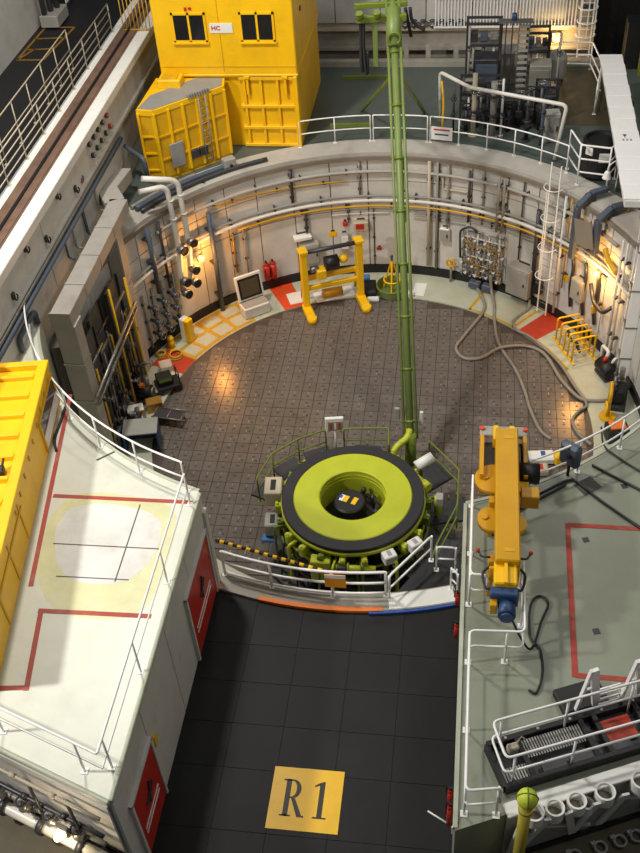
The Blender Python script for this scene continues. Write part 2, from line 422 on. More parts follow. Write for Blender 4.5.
# upper floor behind the rim
vs = []; n = 60
b = MB(); fs = []
for i in range(n+1):
    a = -18+195*i/n; ca, sa = math.cos(rad(a)), math.sin(rad(a))
    t = min((13.5 if ca > 0 else 10.12)/max(abs(ca), 1e-6), 17.9/max(sa, 1e-6))
    vs += [(10.9*ca, 10.9*sa, ZU), (max(t, 10.95)*ca, max(t, 10.95)*sa, ZU), (max(t, 10.95)*ca, max(t, 10.95)*sa, ZU-0.3)]
for i in range(n): fs += [(i*3, i*3+3, i*3+4, i*3+1), (i*3+1, i*3+4, i*3+5, i*3+2)]
b._add(vs, fs); upper = struct('floor_upper', b, 'paint_far', 'grey green painted upper floor behind the well', 'floor')
p = MB(); p.prism([(4.2, 12.2), (9.2, 12.2), (9.2, 17.4), (5.8, 17.4)], ZU+0.001, ZU+0.012); part(upper, 'ochre_patch', p, 'olive_floor')

# far side: kerb, dark trench and wall
b = MB(); b.box((1.7, 17.95, 5.83), (23.4, 0.3, 0.3), bev=0.02); struct('trim_3', b, 'concrete', 'low concrete kerb along the far trench', 'kerb')
b = MB(); b.box((1.7, 19.1, 4.2), (23.4, 2.2, 0.2)); struct('floor_trench', b, 'black', 'dark floor of the trench below the far wall', 'floor')
b = MB(); b.box((-1.6, 20.6, 7.9), (20.4, 1.0, 4.6)); b.box((-1.6, 20.0, 5.66), (20.4, 0.25, 0.12)); b.box((-1.6, 20.6, 4.4), (20.4, 0.6, 2.4))
wall_far = struct('wall_back', b, 'concrete', 'beige concrete wall at the far end of the hall', 'wall')
p = MB(); p.box((-1.6, 19.98, 6.6), (20.4, 0.36, 0.10)); part(wall_far, 'ledge', p, 'beige')
for k in range(5):
    p = MB(); p.box((-8.5+k*2.1, 20.05, 8.1), (2.06, 0.12, 2.5), bev=0.02); part(wall_far, 'panel', p, 'hall_white')
for k in range(3):
    p = MB(); p.box((2.0+k*2.1, 20.06, 8.1), (2.06, 0.1, 2.5), bev=0.02); part(wall_far, 'panel', p, 'hall_white')
b = MB(); b.box((11.3, 21.2, 7)  , (5.4, 0.4, 7)); struct('wall_far_right', b, 'black', 'black recess right of the far wall', 'wall')
b = MB(); b.box((13.8, 12, 8), (0.4, 18, 8)); struct('wall_right', b, 'concrete_dark', 'dark side wall beyond the white cable duct', 'wall')

# left wall with the crane runway on top
b = MB(); b.box((-10.4, 1.0, 4.6), (0.6, 38, 9.2))
wl = struct('wall_left', b, 'hall_white', 'long pale wall under the crane runway', 'wall')
for y0, y1 in ((-16, -11), (-11, -6), (-6, -1), (-1, 4), (4, 9), (9, 14), (14, 19)):
    p = MB(); p.box((-10.09, (y0+y1)/2, 8.62), (0.05, y1-y0-0.05, 1.1)); part(wl, 'panel', p, 'wall_white')
    p = MB(); p.box((-10.09, (y0+y1)/2, 7.25), (0.05, y1-y0-0.05, 1.4)); part(wl, 'panel', p, 'wall_white')
p = MB(); p.box((-10.03, 1, 8.02), (0.14, 37.6, 0.10)); part(wl, 'ledge', p, 'hall_white')
b = MB(); b.box((-10.72, 1.0, 9.33), (1.62, 38, 0.34), bev=0.03)
rw = struct('trim_4', b, 'white', 'pale concrete runway beam that carries the crane rails', 'beam')
for x, wd, m, hh in ((-10.98, 0.34, 'rail_rust', 0.05), (-10.56, 0.26, 'rail_rust', 0.05), (-10.74, 0.09, 'black', 0.10), (-10.40, 0.05, 'rail_rust', 0.03)):
    p = MB(); p.box((x, 1, 9.5+hh/2), (wd, 37.8, hh)); part(rw, 'crane_rail', p, m)
b = MB(); b.box((-14.2, 5.0, 8.85), (5.4, 32, 0.3)); struct('floor_walkway', b, 'black', 'black walkway floor beside the crane runway', 'floor')
b = MB(); b.box((-15.6, 9.2, 11.5), (0.6, 13.8, 5.0)); struct('wall_outer', b, 'hall_white', 'light grey outer wall beside the black walkway', 'wall')

# the two blocks either side of the corridor
arcL = [(RB*math.cos(rad(a)), RB*math.sin(rad(a))) for a in [195.2+(251.4-195.2)*i/28 for i in range(29)]]
polyL = arcL+[(XL, -18.4), (-10.1, -16.0)]
b = MB(); b.prism(polyL, 0.0, ZB)
blkL = struct('floor_block_left', b, ['block_paint_lit'], 'raised concrete block with a cream painted top left of the corridor', 'block')
arcR = [(RB*math.cos(rad(a)), RB*math.sin(rad(a))) for a in [289.5+(340-289.5)*i/28 for i in range(29)]]
polyR = arcR+[(13.5, arcR[-1][1]), (13.5, -14.0), (10.0, -15.5), (XR, -18.35)]
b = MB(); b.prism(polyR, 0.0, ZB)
blkR = struct('floor_block_right', b, ['block_paint_dim'], 'raised concrete block with a painted top toned down for weaker light right of the corridor', 'block')
# side cladding of the left block (white wall to the corridor) and front faces
b = MB()
for y0, y1 in ((-18.38, -16.3), (-16.26, -14.1), (-14.06, -12.0), (-11.96, -9.96)):
    p = MB(); p.box((XL+0.015, (y0+y1)/2, (ZC+ZB-0.14)/2), (0.03, y1-y0, ZB-0.16-ZC)); part(blkL, 'panel', p, 'hall_white')
p = MB(); p.bar((XL+0.02, -18.4, ZB-0.05), (XL+0.02, -9.98, ZB-0.05), 0.10, 0.14, 0.02); part(blkL, 'edge_trim', p, 'paint_floor')
p = MB(); p.bar((XL, -18.43, ZB-0.06), (-10.1, -16.03, ZB-0.06), 0.10, 0.16, 0.02); part(blkL, 'edge_trim', p, 'paint_floor')
p = MB()
for i in range(28): p.bar((*arcL[i], ZB-0.03), (*arcL[i+1], ZB-0.03), 0.08, 0.10)
part(blkL, 'edge_trim', p, 'paint_floor')
p = MB()
for i in range(28): p.bar((*arcR[i], ZB-0.03), (*arcR[i+1], ZB-0.03), 0.08, 0.10)
part(blkR, 'edge_trim', p, 'paint_floor')
p = MB(); p.bar((XR, -18.3, ZB-0.02), (XR, -9.9, ZB-0.02), 0.09, 0.12); part(blkR, 'edge_trim', p, 'paint_floor')
p = MB(); p.bar((XL-0.06, -18.46, 5.4), (-10.1, -16.05, 5.4), 0.04, 2.2); part(blkL, 'front_panel', p, 'hall_white')
p = MB(); p.bar((XL-0.06, -18.50, 4.46), (-10.1, -16.09, 4.46), 0.06, 0.16); part(blkL, 'skirting', p, 'black')
p = MB(); p.bar((XR+0.02, -18.42, 4.9), (10.0, -15.57, 4.9), 0.05, 0.22); part(blkR, 'skirting', p, 'black')
LN = [0]
def line(parent, p0, p1, wd=0.12, m='line_red', name='painted_line', z=ZB):
    LN[0] += 1; h = z+0.0045+0.0007*(LN[0] % 4)
    p = MB(); p.bar((p0[0], p0[1], h), (p1[0], p1[1], h), wd, 0.006); part(parent, name, p, m)
line(blkL, (-7.9, -6.4), (-6.72, -13.3)); line(blkL, (-7.12, -10.36), (-3.42, -10.33))
line(blkL, (-6.30, -13.98), (-3.6, -13.92)); line(blkL, (-6.24, -13.94), (-5.86, -16.1)); line(blkL, (-5.82, -16.02), (-7.4, -16.2))
line(blkR, (5.95, -10.36), (5.90, -14.73), 0.13); line(blkR, (5.95, -10.40), (9.8, -10.42), 0.13); line(blkR, (5.9, -14.68), (9.75, -14.72), 0.13); line(blkR, (9.8, -10.36), (9.75, -14.78), 0.13)
# bare concrete patches and slab joints on the left block
pts = [(-6.55, -10.75), (-5.9, -10.55), (-5.0, -10.6), (-4.2, -10.9), (-3.95, -11.6), (-4.05, -12.3), (-4.4, -12.9), (-5.0, -13.1), (-5.7, -13.05), (-6.2, -12.7), (-6.5, -12.1), (-6.7, -11.4)]
p = MB(); p.prism([(v.x, v.y) for v in spline([(*q, 0) for q in pts+[pts[0]]], 3)[:-1]], ZB+0.001, ZB+0.004); part(blkL, 'bare_patch', p, 'bare_concrete')
wp = [(-6.95, -11.0), (-6.4, -10.2), (-4.5, -10.3), (-3.75, -10.8), (-3.6, -12.2), (-3.75, -13.6), (-4.6, -14.1), (-5.9, -13.9), (-6.6, -13.1), (-6.95, -12.2)]
p = MB(); p.prism([(v.x, v.y) for v in spline([(*q, 0) for q in wp+[wp[0]]], 3)[:-1]], ZB+0.0005, ZB+0.0022); part(blkL, 'worn_paint', p, 'worn_paint')
line(blkL, (-6.6, -11.95), (-3.9, -11.92), 0.03, 'concrete_dark', 'slab_joint'); line(blkL, (-4.75, -10.5), (-4.72, -13.0), 0.03, 'concrete_dark', 'slab_joint'); line(blkL, (-6.2, -12.95), (-4.4, -12.92), 0.03, 'concrete_dark', 'slab_joint')
line(blkL, (-6.35, -9.0), (-5.9, -8.6), 0.06, 'concrete_dark', 'slab_joint')
for x, y in ((6.5, -9.05),):
    p = MB(); p.box((x, y, ZB+0.004), (0.55, 0.45, 0.008), rz=rad(38)); part(blkR, 'grating', p, 'concrete_dark')
for x, y in ((6.35, -10.85), (6.42, -13.5), (7.4, -9.0), (4.42, -12.95)):
    p = MB(); p.box((x, y, ZB+0.004), (0.15, 0.15, 0.008), rz=0.3); part(blkR, 'floor_cover', p, 'steel_dark')

# corridor with black floor plates
b = MB(); b.prism([(XL, -20), (XR, -20), (XR, -9.9)]+[(10.7*math.cos(rad(a)), 10.7*math.sin(rad(a))) for a in (289, 284, 278, 272, 266, 260, 254, 251.5)]+[(XL, -10.1)], 0.0, ZC-0.02)
corr = struct('floor_corridor', b, 'corridor_joint', 'black floor of the corridor between the two blocks', 'floor')
xs = [XL+0.03, -2.05, -0.75, 0.66, 2.0, XR-0.03]; ys = [-20, -18.3, -17.05, -15.5, -14.3, -13.1, -11.95]
for i in range(5):
    for j in range(len(ys)):
        y0 = ys[j]; x0, x1 = xs[i]+0.006, xs[i+1]-0.006
        if j < len(ys)-1:
            p = MB(); p.prism([(x0, y0+0.006), (x1, y0+0.006), (x1, ys[j+1]-0.006), (x0, ys[j+1]-0.006)], ZC-0.02, ZC)
        else:
            top = [(x0+(x1-x0)*k/4, -math.sqrt(10.72**2-(x0+(x1-x0)*k/4)**2)) for k in range(5)]
            p = MB(); p.prism([(x0, y0+0.006), (x1, y0+0.006)]+top[::-1], ZC-0.02, ZC)
        part(corr, 'floor_plate', p, 'corridor')
# kerb round the front of the well
aL, aR = 251.6, 288.8
b = MB(); b.sector(10.12, 10.72, aL, aR, ZC-0.3, ZC+0.10, 30)
kb = struct('trim_5', b, 'concrete', 'curved concrete kerb at the front edge of the well', 'kerb')
p = MB(); p.sector(10.60, 10.735, 259, 277.5, ZC+0.02, ZC+0.115, 20); part(kb, 'orange_band', p, 'orange')
p = MB(); p.sector(10.60, 10.735, 251.8, 252.8, ZC+0.02, ZC+0.115, 4); part(kb, 'orange_band', p, 'orange')
p = MB(); p.sector(10.70, 10.80, 275.5, 288.6, ZC-0.01, ZC+0.085, 16); part(kb, 'blue_band', p, 'blue')
p = MB(); p.sector(10.16, 10.69, 278.5, 288.4, ZC+0.10, ZC+0.115, 10); part(kb, 'white_sheet', p, 'white')

# floors of the neighbouring well in front
b = MB(); b.prism([(XL-0.2, -18.4), (-10.3, -15.95), (-14, -15.9), (-14, -30), (XL-0.2, -30)], 4.2, 4.38); struct('floor_front_left', b, 'olive_floor', 'dark olive floor below the front of the left block', 'floor')
b = MB(); b.prism([(XR+0.05, -18.32), (10, -15.5), (14, -14), (14, -30), (XR+0.05, -30)], 4.6, 4.80); ffr = struct('floor_front_right', b, 'olive_floor', 'dark olive floor below the front of the right block', 'floor')

# red doors in the side of the left block
def door(n, y0, y1, z0, z1, label):
    d = link('door_%d' % n, None, None, (XL+0.03, (y0+y1)/2, z0)); d['kind'] = 'structure'; d['label'] = label; d['category'] = 'door'
    wd = y1-y0; h = z1-z0
    p = MB(); p.box((0.03, 0, h/2), (0.06, wd, h), bev=0.01); part(d, 'leaf', p, 'red')
    p = MB()
    for s in (-1, 1): p.box((0.04, s*(wd/2+0.04), h/2), (0.10, 0.08, h+0.08))
    p.box((0.04, 0, h+0.04), (0.10, wd+0.16, 0.08)); part(d, 'door_frame', p, 'hall_white')
    for zz in (0.30, 0.38):
        p = MB(); p.box((0.068, -wd*0.02, h*zz), (0.014, wd*0.72, 0.045)); part(d, 'white_stripe', p, 'white')
    p = MB(); p.bar((0.09, -0.22, h*0.58), (0.09, 0.28, h*0.66), 0.05, 0.05); p.bar((0.09, -0.05, h*0.50), (0.09, 0.12, h*0.76), 0.04, 0.04); p.box((0.08, 0.02, h*0.62), (0.05, 0.12, 0.12)); part(d, 'handle', p, 'steel_dark')
    p = MB(); p.box((0.02, wd/2+0.35, h*0.78), (0.03, 0.14, 0.40)); part(d, 'notice', p, 'yellow')
    return d
door(1, -12.55, -10.35, ZC+0.12, 5.55, 'red steel door in the left block nearest the well')
door(2, -17.85, -16.35, ZC+0.12, 5.40, 'red steel door in the left block near the bottom corner')

# ================================================================== YELLOW CRANE CABIN (far left)
t = thing('crane_cabin', 'tall bright yellow crane cabin with two dark windows behind the well', 'cabin', (-6.2, 10.2, ZU))
def cb(name, mb, m='yellow', parent=None, label=None): return part(parent or t, name, mb, m, label)
p = MB(); p.box((0, 3.05, 4.87), (5.4, 6.1, 3.6), bev=0.04); upper_body = cb('upper_body', p)
p = MB(); p.box((0, 3.05, 3.05), (5.46, 6.16, 0.10), bev=0.02); cb('floor_band', p)
p = MB(); p.box((0.42, 3.1, 1.5), (4.5, 5.9, 3.0), bev=0.03); lower = cb('lower_body', p)
for i in range(4):                                  # ribs of the lower front
    p = MB(); p.box((0.55+i*0.66, 0.10, 1.55), (0.10, 0.16, 2.8), bev=0.01); part(lower, 'rib', p, 'yellow')
for z in (0.10, 0.85, 1.75, 2.9):
    p = MB(); p.box((1.5, 0.09, z), (2.3, 0.18, 0.12), bev=0.01); part(lower, 'rib', p, 'yellow')
p = MB(); p.box((2.6, 0.02, 1.5), (0.16, 0.16, 3.0), bev=0.02); part(lower, 'corner_post', p, 'yellow')
for x in (0.7, 2.2):
    p = MB(); p.box((x, 0.0, 2.62), (0.10, 0.10, 0.7), bev=0.01); p.box((x, -0.02, 2.98), (0.22, 0.14, 0.08)); part(lower, 'bracket', p, 'yellow')
def cwin(x):
    f = MB(); W, H = 1.24, 1.04
    for sx in (-W/2, 0, W/2): f.box((x+sx, -0.02, 4.93), (0.08, 0.08, H+0.08))
    for sz in (-H/2, H/2): f.box((x, -0.02, 4.93+sz), (W+0.08, 0.08, 0.08))
    wdw = cb('window', f, 'yellow')
    for s in (-1, 1):
        g = MB(); g.box((x+s*W/4, -0.015, 4.93), (W/2-0.08, 0.03, H-0.08)); part(wdw, 'pane', g, 'glass_dark')
    g = MB(); g.box((x, -0.07, 4.93-H/2-0.05), (W+0.16, 0.14, 0.05)); part(wdw, 'window_sill', g, 'yellow')
cwin(-1.29); cwin(1.32)
p = MB(); p.box((-0.07, -0.02, 4.90), (0.88, 0.03, 0.36)); sg = cb('name_plate', p, 'white', label='white name plate with red lettering')
text_mesh('HC', 0.22, sg, 'lettering', 'red', (-0.27, -0.04, 4.90), (PI/2, 0, 0), 1.1, bold=0.008)
p = MB(); p.box((-1.35, -0.02, 5.62), (0.10, 0.02, 0.14)); p.box((-1.18, -0.02, 5.64), (0.12, 0.02, 0.10)); cb('red_mark', p, 'red')
p = MB(); p.box((2.72, 1.6, 5.0), (0.04, 0.16, 0.16)); cb('vent', p, 'hazard_black')
p = MB(); p.box((0, -0.01, 3.4), (5.3, 0.02, 0.03)); p.box((-0.15, -0.01, 4.9), (0.03, 0.02, 3.4)); cb('seam', p, 'yellow_dark')

# chamfered equipment housing in front of the cabin
w0 = Vector((-8.0, 8.9, ZU)); t = thing('equipment_housing', 'yellow ribbed housing with a sloping grey roof beside the crane cabin', 'housing', w0)
poly = [(-9.20, 7.45), (-8.58, 7.36), (-6.30, 9.45), (-6.40, 10.15), (-9.10, 10.15)]
lp = [(x-w0.x, y-w0.y) for x, y in poly]
p = MB(); p.prism(lp, 0.05, 2.82); part(t, 'body', p, 'yellow_dark')
p = MB(); p.prism([(-9.28, 7.38) if i == 0 else (x, y) for i, (x, y) in enumerate(poly)], 0, 0.14)
p.v = [v-Vector((w0.x, w0.y, 0)) for v in p.v]; part(t, 'sill_band', p, 'yellow'); p = MB(); p.prism([(x*1.02, y*1.02-0.02) for x, y in lp], 2.76, 2.96); part(t, 'rim_band', p, 'yellow')
p = MB(); p.prism([(-9.17-w0.x, 7.5-w0.y), (-8.58-w0.x, 7.42-w0.y), (-6.36-w0.x, 9.47-w0.y), (-6.45-w0.x, 10.1-w0.y), (-7.5-w0.x, 10.1-w0.y), (-8.95-w0.x, 8.6-w0.y)], 2.96, 2.99); part(t, 'roof', p, 'roof_grey')
p = MB(); p.box((-8.35-w0.x, 9.55-w0.y, 3.12), (0.9, 0.7, 0.34), bev=0.03); hb = part(t, 'hatch', p, 'yellow')
p = MB(); p.box((-8.35-w0.x, 9.55-w0.y, 3.31), (0.6, 0.45, 0.05), bev=0.01); part(hb, 'lid', p, 'yellow_dark')
a, c = Vector((lp[1][0], lp[1][1], 0)), Vector((lp[2][0], lp[2][1], 0)); dr = (c-a).normalized(); nr = Vector((dr.y, -dr.x, 0))
for k in range(6):
    q = a+(c-a)*(k+0.0)/5; p = MB(); p.box((q.x+nr.x*0.03, q.y+nr.y*0.03, 1.5), (0.10, 0.10, 2.7), rz=math.atan2(dr.y, dr.x), bev=0.01); part(t, 'rib', p, 'yellow')
for z in (0.9, 1.85):
    p = MB(); p.bar(a+nr*0.02+Vector((0, 0, z)), c+nr*0.02+Vector((0, 0, z)), 0.06, 0.07); part(t, 'rib', p, 'yellow_dark')
for z in (0.5, 1.2, 1.9):
    p = MB(); p.box((-8.9-w0.x, 7.37-w0.y, z), (0.56, 0.06, 0.07)); part(t, 'rib', p, 'yellow')
for x in (-9.17, -8.6):
    p = MB(); p.box((x-w0.x, 7.38-w0.y, 1.45), (0.10, 0.10, 2.8), bev=0.01); part(t, 'corner_post', p, 'yellow')
ang = math.atan2(dr.y, dr.x)
q = a+dr*0.72+nr*0.07; p = MB(); p.box((q.x, q.y, 0.95), (0.58, 0.08, 1.0), rz=ang, bev=0.02); part(t, 'access_panel', p, 'roof_grey')
for k in (1.45, 1.85):
    q = a+dr*k+nr*0.09; p = MB(); p.box((q.x, q.y, 0.75), (0.34, 0.14, 0.36), rz=ang, bev=0.02); part(t, 'junction_box', p, 'steel_dark')
q = a+dr*1.9+nr*0.14; p = MB(); p.tube([q+Vector((0, 0, 0.2)), q+Vector((0, 0, 2.95))], 0.025)
q2 = q+dr*0.3; p.tube([q2+Vector((0, 0, 0.2)), q2+Vector((0, 0, 2.95))], 0.025)
for k in range(9): p.tube([q+Vector((0, 0, 0.35+k*0.3)), q2+Vector((0, 0, 0.35+k*0.3))], 0.015, 6)
part(t, 'ladder', p, 'roof_grey')
for k in range(9):
    q = a+dr*(1.55+k*0.11)+nr*0.03; p = MB(); p.box((q.x, q.y, 3.03), (0.05, 0.16, 0.14), rz=ang); part(t, 'roof_cleat', p, 'roof_grey')

# ================================================================== YELLOW CONTAINER (left edge)
v0 = Vector((-8.09, -6.78, ZB)); v1 = Vector((-6.50, -16.2, ZB)); dv = (v1-v0); Lc = dv.length; angc = math.atan2(dv.y, dv.x)
t = thing('plant_container', 'long yellow steel container with a ribbed lid at the left edge', 'container', v0, angc)
Wc, Hc = 2.0, 1.42                                  # local x runs towards the viewer, local -y is the outer side (away from the corridor)
p = MB(); p.box((Lc/2, -Wc/2, Hc/2), (Lc, Wc, Hc), bev=0.03); body = part(t, 'body', p, 'yellow')
p = MB(); p.box((Lc/2, -0.10, Hc+0.07), (Lc+0.04, 0.28, 0.20), bev=0.02); part(t, 'lid_rail', p, 'yellow')
p = MB(); p.box((0.08, -Wc/2, Hc+0.068), (0.2, Wc, 0.196), bev=0.02); part(t, 'lid_rail', p, 'yellow')
for k in range(12):
    p = MB(); p.box((0.55+k*0.78, -Wc/2-0.12, Hc+0.05), (0.12, Wc-0.3, 0.14), bev=0.015); part(t, 'lid_rib', p, 'yellow')
for k in range(9):
    p = MB(); p.box((0.45+k*0.62, -0.02, Hc-0.16), (0.06, 0.12, 0.16), bev=0.01); part(t, 'lug', p, 'yellow_dark')
for k in range(3):
    p = MB(); p.box((5.2+k*1.3, -0.01, 0.75), (0.08, 0.08, 1.3), bev=0.01); part(t, 'rib', p, 'yellow_dark')
p = MB(); p.box((5.0+1.6, 0.0, 1.05), (3.2, 0.06, 0.08)); part(t, 'rib', p, 'yellow_dark')
wn = MB()
for x in (0.12, 2.15): wn.box((x, 0.02, 0.66), (0.09, 0.06, 1.0))
for z in (0.16, 1.16): wn.box((1.13, 0.02, z), (2.1, 0.06, 0.07))
wf = part(t, 'window', wn, 'yellow_dark')
p = MB(); p.box((1.13, 0.015, 0.86), (2.0, 0.03, 0.52)); part(wf, 'pane', p, 'glass_dark')
p = MB(); p.box((1.13, 0.02, 0.40), (2.0, 0.04, 0.40)); part(wf, 'lower_panel', p, 'white')
p = MB(); p.box((4.2, -0.5, Hc+0.11), (0.24, 0.16, 0.2), bev=0.02); p.tube([(4.1, -0.5, Hc+0.14), (4.0, -0.42, Hc+0.3), (4.25, -0.4, Hc+0.32)], 0.03); part(t, 'latch', p, 'steel_dark')
mb = MB(); mb.tube(spline([(-7.85, -7.0, ZB+0.05), (-7.8, -7.7, ZB+0.03), (-7.75, -8.3, ZB+0.03), (-7.55, -8.75, ZB+0.03)], 5), 0.04, 7)
solo('hose', 'short black hose lying on the floor beside the yellow container', 'hose', mb, 'rubber')

# ================================================================== GREY VENTILATION DUCTS (left)
t = thing('ventilation_duct', 'big grey ventilation duct forming a portal along the left wall', 'duct', (-9.18, 2.6, 0))
def dp(name, mb, m='duct_grey', parent=None): return part(parent or t, name, mb, m)
segs = [(0.0, 1.2), (1.24, 2.4), (2.44, 4.2), (4.24, 6.45)]
for z0, z1 in segs:
    p = MB(); p.box((-0.08, 0, (z0+z1)/2), (0.50, 0.62, z1-z0), bev=0.02); dp('duct_section', p)
    p = MB(); p.box((-0.08, 0, z1-0.01), (0.54, 0.66, 0.05)); dp('flange', p, 'duct_grey')
p = MB(); p.box((0.17, -0.30, 3.2), (0.07, 0.07, 6.3)); dp('corner_angle', p, 'hall_white')
for i, (y0, y1) in enumerate(((1.3, -0.6), (-0.62, -2.3), (-2.32, -4.0), (-4.02, -5.6))):
    p = MB(); p.box((-0.08, (y0+y1)/2, 6.72), (0.66, y0-y1, 0.50), bev=0.02); dp('duct_section', p)
    p = MB(); p.box((-0.08, y1, 6.72), (0.69, 0.05, 0.53)); dp('flange', p)
p = MB(); p.bar((-0.2, 1.2, 6.72), (-0.75, 2.1, 6.72), 0.75, 0.5, 0.02); dp('duct_section', p)
p = MB(); p.bar((-0.75, 2.0, 6.72), (-0.7, 3.9, 6.5), 0.7, 0.5, 0.02); dp('duct_section', p)
for z0, z1 in ((0.0, 1.6), (1.64, 3.3), (3.34, 4.9), (4.94, 6.45)):
    p = MB(); p.box((-0.05, -5.3, (z0+z1)/2), (0.70, 0.6, z1-z0), bev=0.02); dp('duct_section', p)
    p = MB(); p.box((-0.05, -5.3, z1-0.01), (0.74, 0.64, 0.05)); dp('flange', p)
# dark pipework between the two legs
for k, (x, y, z0, z1, r, m) in enumerate(((-8.72, 1.5, 0.1, 5.2, 0.05, 'yellow_dark'), (-8.85, 0.2, 0.1, 5.6, 0.04, 'yellow_dark'))):
    lab = ['thin yellow riser pipe beside the rear duct leg', 'thin yellow riser pipe between the duct legs'][k]
    tt = thing('riser_pipe', lab, 'pipe', (x, y, 0.02), 0, 'risers between the duct legs')
    p = MB(); p.cyl((0, 0, 0), (0, 0, z1), r, 10); part(tt, 'tube', p, m)
    p = MB(); p.cyl((0, 0, 0), (0, 0, 0.08), r*1.9, 12); part(tt, 'flange', p, m)
    for j in range(2 if r > 0.05 else 1):
        z = 1.3+j*1.5+k*0.2; p = MB(); p.ball((0.02, 0, z), r*2.0, 10); p.cyl((0, 0, z), (0.30, 0, z), 0.025, 6); p.torus((0.30, 0, z), 0.13, 0.018, 'X', 14, 5); part(tt, 'valve', p, 'steel')
for k, (y0, z, r) in enumerate(((2.0, 3.6, 0.07), (2.0, 3.9, 0.06))):
    pipe('conduit', ['lower of two grey conduits between the duct legs', 'upper of two grey conduits between the duct legs'][k], 'pipe', [(-8.68, y0-0.1, z), (-8.68, -0.5, z-0.1), (-8.68, -3.2, z-0.2)], r, 'steel', 8, 'conduits between the duct legs')
for k, (x, y, sx, sy, sz, m, lab) in enumerate((
    (-8.6, 0.85, 0.7, 0.6, 1.1, 'steel_dark', 'dark pump skid between the duct legs'), (-8.55, -0.72, 0.6, 0.6, 0.9, 'steel_dark', 'dark pump skid behind the grey bench'))):
    tt = thing('pump_skid', lab, 'pump', (x, y, 0.02), 0.2*k, 'pump skids at the left')
    p = MB(); p.box((0, 0, 0.08), (sx, sy, 0.16), bev=0.02); part(tt, 'base', p, 'steel_dark')
    p = MB(); p.cyl((-sx*0.4, 0, 0.45), (sx*0.3, 0, 0.45), 0.26, 16); part(tt, 'motor', p, 'black')
    p = MB(); p.cyl((sx*0.3, 0, 0.45), (sx*0.42, 0, 0.45), 0.18, 14); p.cyl((0.05, 0.1, 0.4), (0.05, 0.1, sz), 0.09, 10); part(tt, 'pump_body', p, 'steel')
    p = MB(); p.box((-0.1, 0, 0.74), (0.22, 0.2, 0.12), bev=0.01); part(tt, 'terminal_box', p, 'orange' if k == 0 else 'box_grey')
# benches, trolley and cases on the ring floor at the left
tt = thing('work_bench', 'grey topped bench with blue sides below the left railing', 'bench', (-8.12, -1.62, 0.02), 0.2)
p = MB(); p.box((0, 0, 0.93), (1.25, 0.85, 0.06), bev=0.01); part(tt, 'bench_top', p, 'box_grey')
for sx in (-1, 1):
    p = MB(); p.box((sx*0.6, 0, 0.45), (0.05, 0.82, 0.9)); part(tt, 'side_panel', p, 'blue_dark')
p = MB(); p.box((0, 0.40, 0.45), (1.2, 0.04, 0.9)); part(tt, 'back_panel', p, 'blue_dark')
tt = thing('equipment_trolley', 'low black wheeled trolley standing at the edge of the charge face', 'trolley', (-7.95, 1.55, 0.03), 0.5)
p = MB(); p.box((0, 0, 0.28), (0.95, 0.7, 0.12), bev=0.02); part(tt, 'deck', p, 'black')
p = MB(); p.box((-0.1, 0.05, 0.52), (0.6, 0.5, 0.36), bev=0.03); part(tt, 'case', p, 'black')
p = MB(); p.tube(fillet([(0.42, -0.3, 0.3), (0.42, -0.3, 0.85), (0.42, 0.3, 0.85), (0.42, 0.3, 0.3)], 0.1), 0.025); part(tt, 'push_handle', p, 'steel_dark')
p = MB(); p.box((-0.1, -0.22, 0.6), (0.5, 0.02, 0.1)); part(tt, 'label_strip', p, 'lime_dark')
for sx in (-0.36, 0.36):
    for sy in (-0.28, 0.28):
        p = MB(); p.cyl((sx, sy-0.04, 0.12), (sx, sy+0.04, 0.12), 0.12, 12); part(tt, 'wheel', p, 'rubber')
tt = thing('barrow', 'steel framed flat barrow beside the blue sided bench', 'barrow', (-7.45, -0.3, 0.03), -0.15)
p = MB(); p.box((0, 0, 0.35), (1.1, 0.5, 0.05)); part(tt, 'deck', p, 'steel_dark')
p = MB()
for sy in (-0.27, 0.27): p.tube([(-0.6, sy, 0.38), (0.75, sy, 0.42)], 0.025)
for sx in (-0.55, 0.0, 0.55): p.tube([(sx, -0.27, 0.39), (sx, 0.27, 0.39)], 0.02)
part(tt, 'frame', p, 'steel')
for sy in (-0.22, 0.22):
    p = MB(); p.cyl((-0.35, sy-0.03, 0.16), (-0.35, sy+0.03, 0.16), 0.16, 14); part(tt, 'wheel', p, 'rubber')
    p = MB(); p.cyl((0.5, sy, 0.0), (0.5, sy, 0.36), 0.02, 6); part(tt, 'leg', p, 'steel')
for k, (x, y, h, m, lid, lab) in enumerate(((-8.75, -0.22, 0.5, 'yellow_dark', 'white', 'small yellow case with a white lid among the left pipework'), (-8.2, 0.35, 0.4, 'brass', 'brass', 'tan tool crate behind the black trolley'))):
    tt = thing('tool_case', lab, 'case', (x, y, 0.02), 0.4)
    p = MB(); p.box((0, 0, h/2), (0.6, 0.4, h), bev=0.02); part(tt, 'shell', p, m)
    p = MB(); p.box((0, 0, h+0.03), (0.62, 0.42, 0.06), bev=0.02); part(tt, 'lid', p, lid)
    p = MB(); p.tube(fillet([(-0.1, -0.22, h*0.6), (-0.1, -0.28, h*0.6), (0.1, -0.28, h*0.6), (0.1, -0.22, h*0.6)], 0.04), 0.015, 6); part(tt, 'handle', p, 'black')

